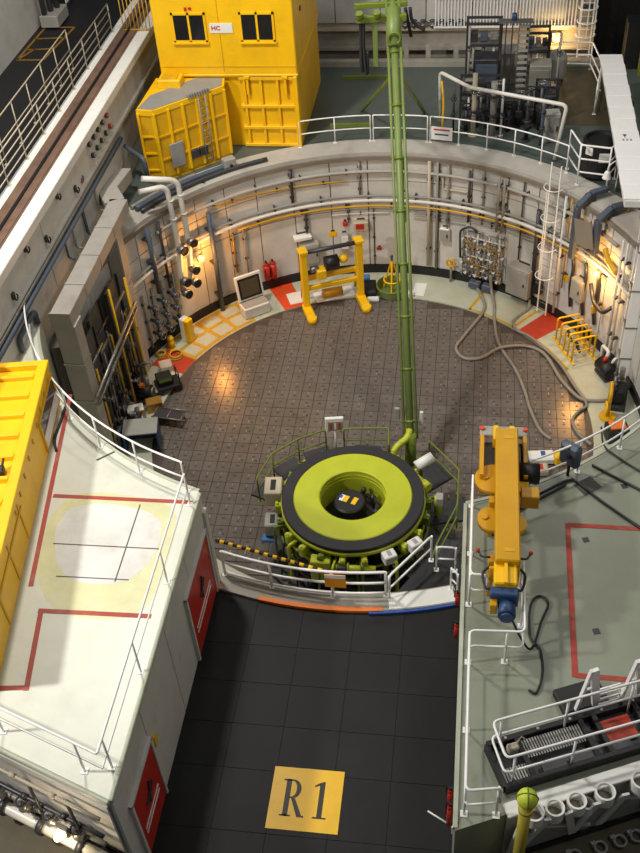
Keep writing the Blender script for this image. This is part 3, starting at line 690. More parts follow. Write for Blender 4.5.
# ================================================================== LIME GREEN MACHINE
MC = Vector((0.09, -5.98, 0)); ZD = 2.6
t = thing('refuelling_ring', 'round lime green machine with a black ring and open centre', 'machine', MC)
def mp(name, mb, m, parent=None, label=None): return part(parent or t, name, mb, m, label)
p = MB(); p.lathe([(1.15, 0.35), (2.0, 0.35), (2.0, 2.1), (1.6, 2.2), (1.15, 2.2)], 48); mp('body', p, 'black')
p = MB(); p.lathe([(1.0, 2.3), (2.2, 2.3), (2.24, 2.33), (2.24, 2.42), (2.2, 2.45), (1.0, 2.45)], 64); mp('flange', p, 'lime')
p = MB(); p.lathe([(1.84, 2.45), (2.2, 2.45), (2.2, 2.585), (2.17, 2.6), (1.84, 2.6)], 72); mp('black_ring', p, 'rubber', label='black rubber ring')
p = MB(); p.lathe([(1.02, 2.45), (1.83, 2.45), (1.83, 2.59), (1.80, 2.615), (1.06, 2.615), (1.02, 2.59)], 72); mp('green_ring', p, 'lime', label='flat lime green ring')
p = MB(); p.lathe([(1.02, 2.6), (1.02, 0.8), (1.06, 0.8), (1.06, 2.6)], 48, smooth=False); mp('inner_sleeve', p, 'lime')
p = MB(); p.lathe([(0.01, 1.55), (1.02, 1.55), (1.02, 1.45), (0.01, 1.45)], 40); mp('well_floor', p, 'black')
p = MB(); p.lathe([(0.001, 2.24), (0.45, 2.24), (0.50, 2.20), (0.50, 0.8)], 32, (-0.12, 0.10, 0)); core = mp('core_drum', p, 'black')
p = MB(); p.box((-0.36, 0.20, 2.25), (0.13, 0.26, 0.012), rz=-0.35); part(core, 'sticker', p, 'white')
p = MB(); p.box((-0.40, 0.25, 2.257), (0.10, 0.12, 0.006), rz=-0.35); part(core, 'sticker', p, 'blue')
p = MB(); p.box((-0.24, 0.16, 2.25), (0.15, 0.26, 0.014), rz=-0.35); part(core, 'sticker', p, 'yellow')
p = MB(); p.box((0.04, 0.08, 2.25), (0.15, 0.30, 0.012), rz=-0.35); part(core, 'sticker', p, 'yellow')
for k in range(7):
    a = rad(-70+k*28); p = MB(); q = Vector((0.76*math.cos(a), 0.76*math.sin(a), 1.55))
    p.cyl(q, q+Vector((0, 0, 0.3+0.10*(k % 3))), 0.06, 8); p.ball(q+Vector((0, 0, 0.36+0.10*(k % 3))), 0.10, 8); mp('fitting', p, 'steel_dark')
for k in range(4):
    a = rad(-10+k*20); p = MB(); p.torus((0.74*math.cos(a), 0.74*math.sin(a), 2.0), 0.14, 0.015, 'X', 14, 5, 0, 250); mp('cable_loop', p, 'rubber')
# clamps and pipework round the outside
for k in range(22):
    a = rad(k*360/22+6); q = Vector((2.26*math.cos(a), 2.26*math.sin(a), 0)); p = MB()
    p.box(q+Vector((0, 0, 2.10)), (0.34, 0.18, 0.36), rz=a, bev=0.02); p.cyl(q*1.05+Vector((0, 0, 1.9)), q*1.05+Vector((0, 0, 2.36)), 0.05, 8); mp('clamp', p, 'lime' if k % 3 else 'lime_dark')
for k in range(16):
    a = rad(k*22.5+11); q = Vector((2.02*math.cos(a), 2.02*math.sin(a), 0)); p = MB()
    p.box(q+Vector((0, 0, 1.15)), (0.10, 0.22, 1.5), rz=a, bev=0.02); mp('rib', p, 'lime_dark')
p = MB(); p.torus((0, 0, 1.75), 2.24, 0.045, 'Z', 48, 8); mp('ring_pipe', p, 'lime')
p = MB(); p.torus((0, 0, 1.35), 2.32, 0.05, 'Z', 48, 8); mp('ring_pipe', p, 'lime_dark')
p = MB(); p.torus((0, 0, 0.95), 2.30, 0.06, 'Z', 48, 8); mp('ring_pipe', p, 'steel_dark')
for k, (a, l) in enumerate(((62, 0.9), (42, 1.0), (30, 0.7), (305, 0.9), (325, 0.8), (282, 0.7), (262, 0.8), (150, 0.7), (205, 0.8), (225, 0.7), (12, 0.9))):
    d = Vector((math.cos(rad(a)), math.sin(rad(a)), 0)); p = MB()
    p.tube(fillet([d*2.05+Vector((0, 0, 2.1)), d*(2.1+l*0.6)+Vector((0, 0, 2.15)), d*(2.1+l*0.6)+Vector((0, 0, 0.5))], 0.15), 0.055 if k % 2 else 0.04, 8); mp('branch_pipe', p, 'lime' if k % 3 == 0 else 'lime_dark')
# skirt of hoses under the front
for k in range(14):
    a = rad(215+k*9); q = Vector((2.42*math.cos(a), 2.42*math.sin(a), 0)); p = MB()
    p.tube(spline([q+Vector((0, 0, 1.8)), q*1.08+Vector((0.05, 0, 1.2)), q*1.05+Vector((-0.05, 0, 0.7)), q*1.1+Vector((0, 0, 0.3))], 4), 0.035, 6); mp('hose', p, ('rubber', 'lime_dark', 'rubber')[k % 3])
# support platform with octagonal deck
octo = [(3.15*math.cos(rad(22.5+45*k)), 3.05*math.sin(rad(22.5+45*k))) for k in range(8)]
p = MB(); p.prism([(x*0.94, y*0.94) for x, y in octo], 0.06, 0.16); mp('base_deck', p, 'steel_dark')
for k in range(6):
    a = rad(30+60*k); p = MB(); p.cyl((1.7*math.cos(a), 1.7*math.sin(a), 0.02), (1.7*math.cos(a), 1.7*math.sin(a), 0.4), 0.16, 10); mp('foot', p, 'steel_dark')
# control boxes
def cbox(a, r, z, d, m='white', rz=None, extra=None):
    q = Vector((r*math.cos(rad(a)), r*math.sin(rad(a)), z)); p = MB(); p.box(q, d, rz=rad(a) if rz is None else rz, bev=0.03); o = mp('control_box', p, m)
    if extra:
        e = MB(); e.box(q+Vector((0, 0, d[2]/2+0.004)), (d[0]*0.3, d[1]*0.6, 0.01), rz=rad(a) if rz is None else rz); part(o, 'cover', e, extra)
    return o
cbox(172, 2.58, 2.2, (0.55, 0.75, 0.6), 'beige', 0.1, 'hazard_black'); cbox(190, 2.55, 1.55, (0.5, 0.6, 0.5), 'box_grey', 0.1, 'black')
p = MB(); p.box((-2.62, -0.75, 1.22), (0.45, 0.3, 0.12), bev=0.02); mp('tray', p, 'plastic_blue')
cbox(302, 2.42, 2.22, (0.40, 0.34, 0.34), 'white', 0.5, 'box_grey'); cbox(322, 2.55, 2.25, (0.42, 0.32, 0.36), 'white', 0.7, 'box_grey'); cbox(268, 2.4, 2.0, (0.3, 0.3, 0.3), 'steel_dark', 0.0)
p = MB(); p.cyl((1.85, 1.62, 2.35), (2.35, 1.95, 2.5), 0.17, 16); mp('canister', p, 'white')
p = MB(); p.cyl((1.65, 1.4, 2.3), (2.1, 0.95, 2.3), 0.13, 12); p.cyl((2.1, 0.95, 2.3), (2.3, 0.75, 2.3), 0.16, 12); mp('actuator', p, 'lime')
p = MB(); p.cyl((2.62, 0.35, 1.6), (2.62, 0.35, 2.35), 0.13, 12); mp('actuator', p, 'lime'); p = MB(); p.box((2.66, 0.3, 2.3), (0.22, 0.3, 0.3), bev=0.02); mp('actuator_head', p, 'box_grey')
p = MB(); p.cyl((-2.05, 1.0, 2.2), (-1.6, 1.55, 2.2), 0.10, 10); mp('actuator', p, 'lime')
p = MB(); p.cyl((-2.3, 0.55, 2.2), (-2.0, 1.1, 2.2), 0.10, 10); mp('actuator', p, 'lime')
p = MB(); p.cyl((-0.3, -2.35, 1.95), (0.9, -2.35, 1.95), 0.12, 12); p.cyl((0.0, -2.35, 1.95), (0.1, -2.35, 1.95), 0.18, 12); mp('actuator', p, 'lime')
p = MB(); p.box((-0.75, -2.2, 1.7), (0.6, 0.35, 0.9), bev=0.03); mp('gear_case', p, 'lime')
p = MB(); p.box((0.75, -2.3, 1.35), (0.7, 0.4, 0.8), bev=0.03); mp('gear_case', p, 'black')
# lime guard rail round the machine
def gr(label, pts, posts, z=1.35, h=1.1): return railing(label, pts, z, h, posts, 'lime_dark', 0.03, name='guard_rail')
gp = lambda x, y: (MC.x+x, MC.y+y)
for o in (gr('lime guard rail bending round the left rear of the green machine', [(-3.05, -5.3), (-2.75, -4.2), (-2.0, -3.45), (-1.15, -2.95)], [(-3.05, -5.3), (-2.75, -4.2), (-2.0, -3.45), (-1.15, -2.95)]),
          gr('short lime guard rail straight behind the green machine', [(-0.55, -2.85), (0.95, -2.72), (1.0, -3.4)], [(-0.55, -2.85), (0.95, -2.72), (1.0, -3.4)]),
          gr('lime guard rail along the right side of the green machine', [(2.3, -3.25), (3.3, -4.5), (3.3, -6.0), (2.75, -7.6), (2.6, -8.3)], [(2.3, -3.25), (3.3, -4.5), (3.3, -6.0), (2.75, -7.6), (2.6, -8.3)])): pass
# walkway brackets that carry the guard rail
for k, (x, y) in enumerate(((-2.9, -4.7), (-2.3, -3.7), (-1.4, -3.05), (0.2, -2.8), (2.6, -3.6), (3.3, -5.2), (3.05, -6.9), (2.65, -8.0))):
    d = Vector((x-MC.x, y-MC.y, 0)); p = MB(); p.bar(d.normalized()*1.98+Vector((0, 0, 1.29)), d+d.normalized()*0.35+Vector((0, 0, 1.29)), 0.9, 0.10); mp('walkway', p, 'steel_dark')
# control panel on a stand behind the machine
tt = thing('control_panel', 'white framed control panel with brown dial face behind the green machine', 'control panel', (-0.86, -2.72, 1.34), 0.15)
p = MB(); p.box((0, 0, 1.18), (0.62, 0.12, 0.58), bev=0.02); part(tt, 'frame', p, 'white')
p = MB(); p.box((0.02, -0.07, 1.14), (0.48, 0.02, 0.38)); fc = part(tt, 'dial_face', p, 'brown_plate')
for k in range(3):
    p = MB(); p.box((-0.12+k*0.14, -0.085, 1.14), (0.06, 0.01, 0.28)); part(fc, 'gauge', p, 'patch_red' if k != 1 else 'white')
p = MB(); p.cyl((0, 0, 0), (0, 0, 0.9), 0.035, 8); part(tt, 'stand', p, 'white')

# ================================================================== LEANING GREEN MAST
A0, A1 = Vector((1.62, -1.95, 1.25)), Vector((0.36, 8.05, 12.8)); dm = (A1-A0).normalized(); side = dm.cross(Vector((0, 0, 1))).normalized(); upm = side.cross(dm)
t = thing('hoist_mast', 'long green tubular mast leaning back across the well', 'mast', A0)
def mm(name, mb, m='mast_green', parent=None): return part(parent or t, name, mb, m)
Lm = (A1-A0).length
p = MB(); p.cyl((0, 0, 0), dm*Lm, 0.125, 16); mm('main_tube', p)
for s, r in ((-1, 0.05), (1, 0.055)):
    p = MB(); p.cyl(side*0.215*s+upm*0.05, side*0.215*s+upm*0.05+dm*Lm, r, 10); mm('side_tube', p)
for k in range(9):
    c = dm*(0.6+k*(Lm-1)/8); p = MB(); p.cyl(c-dm*0.04, c+dm*0.04, 0.165, 16); p.bar(c-side*0.28+upm*0.05, c+side*0.28+upm*0.05, 0.06, 0.10); mm('collar', p, 'lime_dark')
p = MB(); p.tube(fillet([(-0.62, -0.75, -0.5), (-0.5, -0.45, 0.0), (-0.1, -0.1, 0.12), dm*0.35], 0.25, 5), 0.12, 12); mm('elbow', p, 'lime')
p = MB(); p.box(dm*0.9-side*0.42, (0.18, 0.12, 0.5), bev=0.02); mm('junction_box', p, 'box_grey')
p = MB(); p.box(dm*0.7+side*0.40, (0.12, 0.10, 0.6), bev=0.02); mm('junction_box', p, 'white')
p = MB(); p.cyl((0, 0, -1.2), (0, 0, 0.2), 0.2, 12); p.box((0, 0, -1.18), (0.7, 0.7, 0.06)); mm('pedestal', p, 'lime_dark')
# head of the mast
hd = dm*(Lm*0.875)
p = MB(); p.cyl(hd-dm*0.1, hd+dm*1.2, 0.26, 14); mm('head_drum', p)
p = MB(); p.bar(hd+dm*0.9-side*1.25, hd+dm*0.9+side*0.45, 0.20, 0.22, 0.02); p.bar(hd+dm*1.35-side*1.3, hd+dm*1.35+side*0.5, 0.16, 0.18, 0.02); mm('cross_arm', p, 'lime_dark')
for s in (-1.15, -0.55):
    p = MB(); q = hd+dm*0.95+side*s; p.cyl(q-upm*0.05, q+upm*0.35, 0.13, 12); p.torus(q+upm*0.36, 0.12, 0.04, 'Z', 14, 6); mm('pulley', p, 'lime_dark')
p = MB(); q = hd+dm*1.0-side*0.62; p.bar(q, q-Vector((0, 0, 1.75)), 0.16, 0.16); mm('drop_arm', p)
for k, s in enumerate((-1.12, -0.98)):
    q = hd+dm*1.0+side*s; p = MB(); p.tube(spline([q, q-Vector((0.05*k, 0, 0.8)), q-Vector((0, 0.06, 1.75+0.1*k)), q-Vector((-0.06, 0, 1.85+0.1*k)), q-Vector((-0.09, 0, 1.2))], 5), 0.06, 7); mm('hanging_hose', p, 'rubber')
for k in range(2):
    q = hd+dm*1.2+side*(0.42+0.16*k); p = MB(); p.tube(spline([q, q+side*0.1-Vector((0, 0, 0.5)), q+side*(0.2+0.3*k)-Vector((0, 0, 1.0-0.2*k))], 5), 0.06, 7); mm('hanging_hose', p, 'rubber')
p = MB(); p.torus(hd+dm*0.1+upm*0.3, 0.2, 0.05, 'Y', 16, 6); mm('hand_wheel', p, 'lime_dark')
for s, foot in ((-1, Vector((-1.42, 13.5, ZU))), (1, Vector((1.25, 13.35, ZU)))):
    q = dm*(Lm*0.80)+side*0.2*s; p = MB(); p.bar(q, foot-A0, 0.10, 0.10); mm('prop', p, 'lime_dark')
for y, x0, x1 in ((16.6, -2.6, -0.5), (12.0, -2.6, -0.9)):
    mb = MB(); mb.bar((x0, y, ZU+0.06), (x1, y+0.1, ZU+0.06), 0.14, 0.12); solo('floor_beam', 'green steel beam lying on the floor by the %s' % ('far kerb' if y > 14 else 'far railing'), 'beam', mb, 'lime_dark')

# ================================================================== RAILINGS
def arcpts(r, a0, a1, n): return [(r*math.cos(rad(a0+(a1-a0)*i/n)), r*math.sin(rad(a0+(a1-a0)*i/n))) for i in range(n+1)]
railing('white handrail on the far rim nearest the yellow cabin', arcpts(10.78, 109.5, 94.2, 5), ZU+0.04, 1.1, arcpts(10.78, 109.5, 94.2, 2), curve=True)
railing('short white handrail on the far rim beside the green mast', arcpts(10.78, 93.6, 82.0, 4), ZU+0.04, 1.1, arcpts(10.78, 93.6, 82.0, 2), curve=True)
railing('long curved white handrail on the far rim in front of the pipework', arcpts(10.78, 81.4, 50.5, 12), ZU+0.04, 1.1, arcpts(10.78, 81.4, 50.5, 5), curve=True)
railing('curved white handrail along the arc edge of the left block', arcpts(10.62, 199, 250, 22), ZB, 1.1, arcpts(10.62, 199, 250, 6), curve=True)
sd = [(-3.46, -10.4), (-3.46, -18.02), (-9.9, -15.72)]
railing('white handrail along the corridor side and front of the left block', sd, ZB, 1.1, [(-3.46, -10.4), (-3.46, -12.9), (-3.46, -15.4), (-3.46, -17.7), (-4.0, -17.83), (-6.0, -17.11), (-8.0, -16.4)], curve=True)
kr = arcpts(10.22, 252.2, 278.2, 10)
t = railing('white handrail on the kerb in front of the green machine', kr, ZC+0.10, 1.0, [kr[0], arcpts(10.22, 260.3, 260.3, 1)[0], arcpts(10.22, 270.0, 270, 1)[0], kr[-1]], r=0.042, mids=(0.55, 0.12), curve=True)
k0 = kr[0]; sp = arcpts(10.26, 270.6, 270.6, 1)[0]
tt = thing('hanging_notice', 'orange and white notice hung on the kerb handrail', 'notice', (sp[0], sp[1]-0.03, ZC+0.66))
p = MB(); p.box((0, 0, 0.15), (0.58, 0.02, 0.52)); bd = part(tt, 'board', p, 'notice_orange'); p = MB(); p.box((0, -0.012, 0.34), (0.56, 0.01, 0.14)); part(bd, 'white_strip', p, 'white')
railing('white handrail slanting from the kerb along the green machine', [(1.56, -10.22), (2.62, -8.72)], ZC+0.02, 1.05, [(1.56, -10.22), (2.62, -8.72)], r=0.035)
railing('small white loop rail beside the right end of the kerb', [(2.78, -9.05), (3.30, -9.05)], ZC+0.02, 1.0, [(2.78, -9.05), (3.30, -9.05)])
railing('lower white loop rail at the kerb against the right block', [(3.20, -9.75), (3.38, -9.95)], ZC+0.1, 0.9, [(3.20, -9.75), (3.38, -9.95)])
mb = MB(); mb.prism([(2.3, -9.9), (1.7, -9.95), (2.55, -8.6), (3.46, -8.6), (3.46, -9.7)], ZC-0.2, ZC); solo('access_platform', 'dark steel platform between the kerb and the green machine', 'platform', mb, 'black')
railing('white handrail along the corridor edge of the right block', [(4.30, -17.98), (3.64, -18.1), (3.64, -14.5), (4.78, -14.45), (4.78, -12.5)], ZB, 1.1, [(3.64, -18.0), (4.25, -17.97), (3.64, -16.2), (3.64, -14.55), (4.42, -14.47), (4.78, -13.5), (4.78, -12.5)])
railing('short white handrail between the amber hoist and the corridor', [(3.62, -9.95), (3.62, -13.0), (4.0, -13.0)], ZB, 1.1, [(3.62, -9.95), (3.62, -11.5), (3.62, -13.0)])
railing('curved white handrail along the arc edge of the right block', arcpts(10.62, 298.2, 338, 14), ZB, 1.1, arcpts(10.62, 298.2, 338, 5), curve=True)
st = [(7.6, -15.2), (4.12, -16.62), (4.38, -17.38), (7.9, -15.95)]
railing('white handrail looping round the black cable trough', st, ZB, 1.1, [(6.9, -15.49), (5.6, -16.02), (4.3, -16.55), (4.55, -17.31), (5.7, -16.84), (7.1, -16.27)])
# barrier pole
p0, p1 = Vector((-3.28, -9.55, 4.32)), Vector((-0.25, -10.16, 4.05))
tt = thing('barrier_pole', 'black and yellow striped barrier pole across the kerb handrail', 'pole', p0)
d = (p1-p0)
for k in range(24):
    q = MB(); q.cyl(d*k/24, d*(k+1)/24, 0.05 if k % 2 else 0.047, 10); part(tt, 'stripe', q, 'yellow' if k % 2 else 'hazard_black')
# pillar at the corner of the left block
mb = MB(); mb.box((-3.30, -10.02, (ZC+ZB)/2-0.3), (0.16, 0.22, ZB-ZC-0.6), bev=0.02); solo('corner_pillar', 'pale corner pillar on the left block beside the kerb', 'pillar', mb, 'hall_white')

# R1 floor sign
tt = thing('floor_sign', 'yellow square floor sign reading R1 on the black corridor floor', 'sign', (0.05, -16.14, ZC+0.001))
p = MB(); p.box((0, 0, 0.004), (1.68, 1.55, 0.008)); part(tt, 'panel', p, 'yellow')
def flat(polys, ox, oy):
    m = MB()
    for poly in polys: m.prism([(x+ox, y+oy) for x, y in poly], 0.008, 0.012)
    return m
H = 0.92
ell = lambda cx, cy, rx, ry, a0, a1, n=12: [(cx+rx*math.cos(rad(a0+(a1-a0)*i/n)), cy+ry*math.sin(rad(a0+(a1-a0)*i/n))) for i in range(n+1)]
stem = [(0.10, 0.0), (0.22, 0.0), (0.22, H), (0.10, H)]
bowl = [(0.20, H), (0.27, H)]+ell(0.27, H-0.235, 0.20, 0.235, 90, -90)+[(0.20, H-0.47), (0.20, H-0.43), (0.26, H-0.43)]+ell(0.26, H-0.235, 0.10, 0.195, -90, 90)+[(0.20, H-0.04)]
leg = [(0.25, H-0.46), (0.35, H-0.47), (0.55, 0.04), (0.60, 0.04), (0.60, 0.0), (0.44, 0.0)]
ser = [[(0.03, 0), (0.29, 0), (0.29, 0.04), (0.03, 0.04)], [(0.03, H-0.04), (0.24, H-0.04), (0.24, H), (0.03, H)]]
R = flat([stem, bowl, leg]+ser, -0.60, -0.45); R.f = R.f; part(tt, 'letter_r', R, 'hazard_black')
one = flat([[(0.14, 0.04), (0.26, 0.04), (0.26, H), (0.20, H), (0.14, H-0.06)], [(0.04, 0), (0.36, 0), (0.36, 0.04), (0.04, 0.04)], [(0.02, H-0.11), (0.16, H-0.02), (0.16, H-0.09), (0.02, H-0.15)]], 0.16, -0.45)
part(tt, 'digit_one', one, 'hazard_black')

# ================================================================== AMBER HOIST (right block)
t = thing('jib_hoist', 'amber jib hoist with blue motor reaching from the right block over the well', 'hoist', (4.34, -11.3, ZB))
def hp(name, mb, m='amber', parent=None): return part(t, name, mb, m) if parent is None else part(parent, name, mb, m)
p = MB(); p.box((0.06, 0.35, 1.45), (0.54, 4.2, 0.50), bev=0.03); beam = hp('main_beam', p)
for y in (2.1, -1.45):
    q = MB(); q.box((0.1, y, 1.705), (0.22, 0.10, 0.012)); part(beam, 'stencil_mark', q, 'yellow_dark')
p = MB(); p.box((0, 2.75, 1.25), (1.16, 0.34, 0.12), bev=0.02); hp('end_plate', p, 'box_grey')
for s in (-1, 1):
    p = MB(); p.box((s*0.52, 2.0, 0.95), (0.10, 1.6, 0.7), bev=0.01); hp('side_plate', p)
    p = MB(); p.cyl((s*0.53, 2.78, 1.31), (s*0.53, 2.78, 1.37), 0.06, 10); hp('buffer', p, 'patch_orange')
    p = MB(); p.box((s*0.2, 2.55, 1.28), (0.12, 0.5, 0.3)); hp('tie_bar', p, 'yellow')
p = MB(); p.box((0, 1.9, 0.85), (0.95, 1.3, 0.5), bev=0.03); hp('underframe', p, 'steel_dark')
for (y, r, z) in ((1.25, 0.46, 1.08), (0.05, 0.38, 0.98)):
    p = MB(); p.cyl((-0.22, y, z-0.08), (-0.22, y, z+0.06), r, 28); w_ = hp('sheave', p)
    q = MB(); q.cyl((-0.42, y, z+0.06), (-0.42, y, z+0.10), 0.07, 12); part(w_, 'hub', q, 'amber')
    p = MB(); p.cyl((0.26, y-0.1, z-0.10), (0.26, y-0.1, z+0.04), r*0.75, 24); hp('sheave', p, 'yellow_dark')
p = MB(); p.cyl((0.35, 1.45, 1.15), (0.85, 1.45, 1.15), 0.26, 16); hp('drive_motor', p, 'black')
p = MB(); p.box((0.62, 0.75, 1.05), (0.42, 0.36, 0.40), bev=0.02); hp('gear_case', p)
for s in (-1, 1):
    for y in (0.5, -1.3):
        p = MB(); p.box((s*0.27, y, 0.60), (0.12, 0.22, 1.2), bev=0.01); hp('leg', p)
    p = MB(); p.tube(fillet([(s*0.3, -1.35, 1.3), (s*0.50, -1.35, 1.3), (s*0.58, -1.22, 1.35)], 0.05), 0.025, 6); kn = hp('arm', p, 'steel_dark')
    q = MB(); q.ball((s*0.58, -1.22, 1.36), 0.055, 8); part(kn, 'knob', q, 'patch_red')
    p = MB(); p.tube(spline([(s*0.30, -1.6, 1.3), (s*0.46, -1.75, 1.2), (s*0.38, -2.1, 1.15), (s*0.27, -2.2, 1.3)], 5), 0.03, 6); hp('cable_loop', p, 'rubber')
p = MB(); p.box((0, -1.75, 1.2), (0.66, 0.08, 0.50), bev=0.02); hp('motor_plate', p, 'yellow_dark')
p = MB(); p.box((0.02, -1.95, 1.40), (0.50, 0.62, 0.3), bev=0.03); p.box((0.02, -1.98, 1.59), (0.07, 0.62, 0.08)); hp('tail_box', p, 'yellow')
p = MB(); p.box((0.0, -2.36, 1.22), (0.60, 0.24, 0.42), bev=0.03); hp('motor_mount', p, 'blue_dark')
p = MB(); p.cyl((0.06, -2.45, 1.12), (0.06, -2.80, 1.12), 0.19, 18); p.cyl((0.06, -2.80, 1.12), (0.06, -2.86, 1.12), 0.15, 18); hp('motor', p, 'blue_dark')
p = MB(); p.box((-0.22, -2.5, 1.1), (0.16, 0.28, 0.32), bev=0.02); hp('terminal_box', p, 'amber')
mb = MB(); mb.tube(spline([(4.5, -13.95, 7.6), (4.75, -14.05, 7.0), (5.0, -14.1, 6.71), (5.25, -13.3, 6.71), (5.4, -12.85, 6.71), (5.2, -12.65, 6.71), (5.0, -12.95, 6.71), (4.98, -13.8, 6.71), (5.18, -14.1, 6.71), (5.22, -14.7, 6.71), (5.08, -15.2, 6.71), (4.92, -15.15, 6.71)], 6), 0.028, 6)
solo('trailing_cable', 'black cable looped on the floor below the blue hoist motor', 'cable', mb, 'cable_black')
for k, (pts, lab) in enumerate((
    ([(4.7, -9.95), (5.3, -9.45), (6.0, -8.95), (6.25, -9.0), (6.8, -9.6), (7.8, -10.55), (9.2, -11.8), (11.5, -13.4), (13.3, -14.0)], 'thick black cable bending at the rail mounted switch box on the right block'),
    ([(4.72, -10.08), (5.35, -9.58), (5.95, -9.1)], 'shorter black cable along the arc edge of the right block'),
    ([(6.65, -8.35), (7.2, -8.75), (7.9, -9.25), (9.0, -10.1), (11.4, -11.6), (13.3, -12.4)], 'black cable crossing the far right corner of the right block'),
    ([(6.98, -6.9), (7.0, -7.6), (7.3, -8.0), (7.9, -8.55), (9.0, -9.4), (11.3, -10.6), (13.3, -11.3)], 'black cable dropping beside the right arc handrail'))):
    mb = MB(); mb.tube(spline([(x, y, ZB+0.05) for x, y in pts], 6), 0.034 if k != 3 else 0.026, 6); solo('power_cable', lab, 'cable', mb, 'cable_black', 'cables on the right block')
tt = thing('switch_box', 'dark rounded switch box hung on the right arc handrail', 'switch box', (6.02, -8.72, ZB+0.35), rad(-38))
p = MB(); p.box((0, 0, 0.42), (0.56, 0.26, 0.72), bev=0.08); part(tt, 'case', p, 'trunk_blue'); p = MB(); p.cyl((0.05, -0.13, 0.45), (0.05, -0.18, 0.45), 0.06, 10); part(tt, 'knob', p, 'black')
p = MB(); p.cyl((0.0, 0, 0.06), (0, 0, -0.33), 0.04, 8); part(tt, 'cable_gland', p, 'rubber')

# ================================================================== BLACK CABLE TROUGH and tube rack (bottom right)
o0 = Vector((4.05, -16.60, ZB)); du = Vector((3.0, 1.27, 0)).normalized(); dn = Vector((du.y, -du.x, 0)); au = math.atan2(du.y, du.x)
t = thing('cable_trough', 'long black steel cable trough with gratings at the bottom right', 'trough', o0, au)
L = 4.4; W = 0.95
for y in (0, -W):
    p = MB(); p.box((L/2, y, 0.12), (L, 0.12, 0.24), bev=0.01); part(t, 'side_beam', p, 'black')
for x in (0, 0.62, 2.0, 2.3, 3.2, L):
    p = MB(); p.box((x, -W/2, 0.12), (0.10, W, 0.22)); part(t, 'cross_bar', p, 'black')
p = MB(); p.box((L/2, -W/2, 0.012), (L, W, 0.02)); part(t, 'floor_plate', p, 'steel_dark')
for k in range(22):
    p = MB(); p.box((0.70+k*0.058, -0.30, 0.15), (0.03, 0.40, 0.03)); part(t, 'grating_slat', p, 'box_grey')
for k in range(9):
    p = MB(); p.box((0.08+k*0.06, -0.75, 0.15), (0.03, 0.34, 0.03)); part(t, 'grating_slat', p, 'box_grey')
for k, x in enumerate((2.65, 3.7)):
    p = MB(); p.box((x, -0.42, 0.10), (0.7, 0.5, 0.05)); part(t, 'cover_plate', p, 'patch_red')
for k, x in enumerate((1.1, 1.7, 2.5, 3.4)):
    p = MB(); p.box((x, -0.78, 0.14), (0.5, 0.22, 0.04)); part(t, 'cover_plate', p, 'steel_dark')
p = MB(); p.box((0.45, -0.25, 0.25), (0.24, 0.16, 0.18), bev=0.03); p.tube([(0.55, -0.2, 0.3), (0.7, -0.12, 0.34), (0.72, -0.2, 0.36)], 0.02, 6); part(t, 'junction_box', p, 'beige')
for k in range(6):
    p = MB(); p.cyl((0.4+k*0.7, 0.0, 0.24), (0.4+k*0.7, 0, 0.27), 0.03, 8); part(t, 'bolt', p, 'box_grey')
mb = MB(); mb.box((5.98, -15.28, ZB+0.10), (1.0, 0.6, 0.2), rz=au, bev=0.02); solo('dark_plinth', 'dark steel plinth behind the black cable trough', 'plinth', mb, 'black')
for k, (x, y, lab) in enumerate(((6.05, -15.55, 'white A shaped trestle leg standing behind the cable trough'), (6.95, -15.25, 'white A shaped trestle leg at the right edge of the frame'))):
    tt = thing('trestle', lab, 'trestle', (x, y, ZB+0.2), au, 'white trestle legs')
    for s in (-1, 1):
        p = MB(); p.bar((0.22*s, 0, 0), (0.03*s, 0, 1.3), 0.16 if s > 0 else 0.06, 0.08); part(tt, 'leg', p, 'rail_white')
    p = MB(); p.bar((-0.10, 0, 0.65), (0.10, 0, 0.65), 0.05, 0.05); part(tt, 'cross_bar', p, 'rail_white')
tt = thing('louvre_panel', 'small white slatted panel between the two white trestle legs', 'panel', (6.5, -15.35, ZB), au)
for k in range(4):
    p = MB(); p.box((0, 0.06*k-0.1, 0.30+0.08*k), (0.55, 0.03, 0.05)); part(tt, 'slat', p, 'rail_white')
for s in (-1, 1):
    p = MB(); p.box((0.28*s, 0.0, 0.29), (0.04, 0.08, 0.58)); part(tt, 'side_frame', p, 'rail_white')
e0 = Vector((4.46, -17.98, ZB)); eu = Vector((6.52, 2.85, 0)).normalized(); ea = math.atan2(eu.y, eu.x)
t = thing('tube_rack', 'white rack of round tube holders on the front of the right block', 'rack', e0, ea)
p = MB(); p.box((2.2, 0.10, 0.03), (4.4, 0.30, 0.06), bev=0.01); part(t, 'top_plate', p, 'white')
p = MB(); p.box((2.2, 0.02, -0.85), (4.4, 0.04, 1.6)); part(t, 'back_plate', p, 'box_grey')
for k, (x, r, z) in enumerate(((0.48, 0.20, 0.10), (0.92, 0.19, 0.0), (1.38, 0.19, 0.0), (1.62, 0.14, -0.25), (1.98, 0.20, 0.0), (2.75, 0.20, 0.0), (3.5, 0.20, 0.0))):
    p = MB(); p.lathe([(r-0.04, -0.22), (r, -0.22), (r, 0.09), (r-0.04, 0.09), (r-0.04, -0.22)], 24, (x, -0.14, z)); h_ = part(t, 'tube_holder', p, 'white')
    q = MB(); q.cyl((x, -0.14, z-0.20), (x, -0.14, z-0.18), r-0.045, 20); part(h_, 'bottom_plate', q, 'brown_plate')
for k, (x0, x1) in enumerate(((0.15, 0.15), (0.72, 0.3), (1.15, 1.5), (1.75, 1.5), (2.35, 2.1), (3.1, 3.1), (3.8, 3.4))):
    p = MB(); p.bar((x0, -0.28, 0.0), (x1, -0.05, -1.5), 0.16, 0.05); part(t, 'strut', p, 'white')
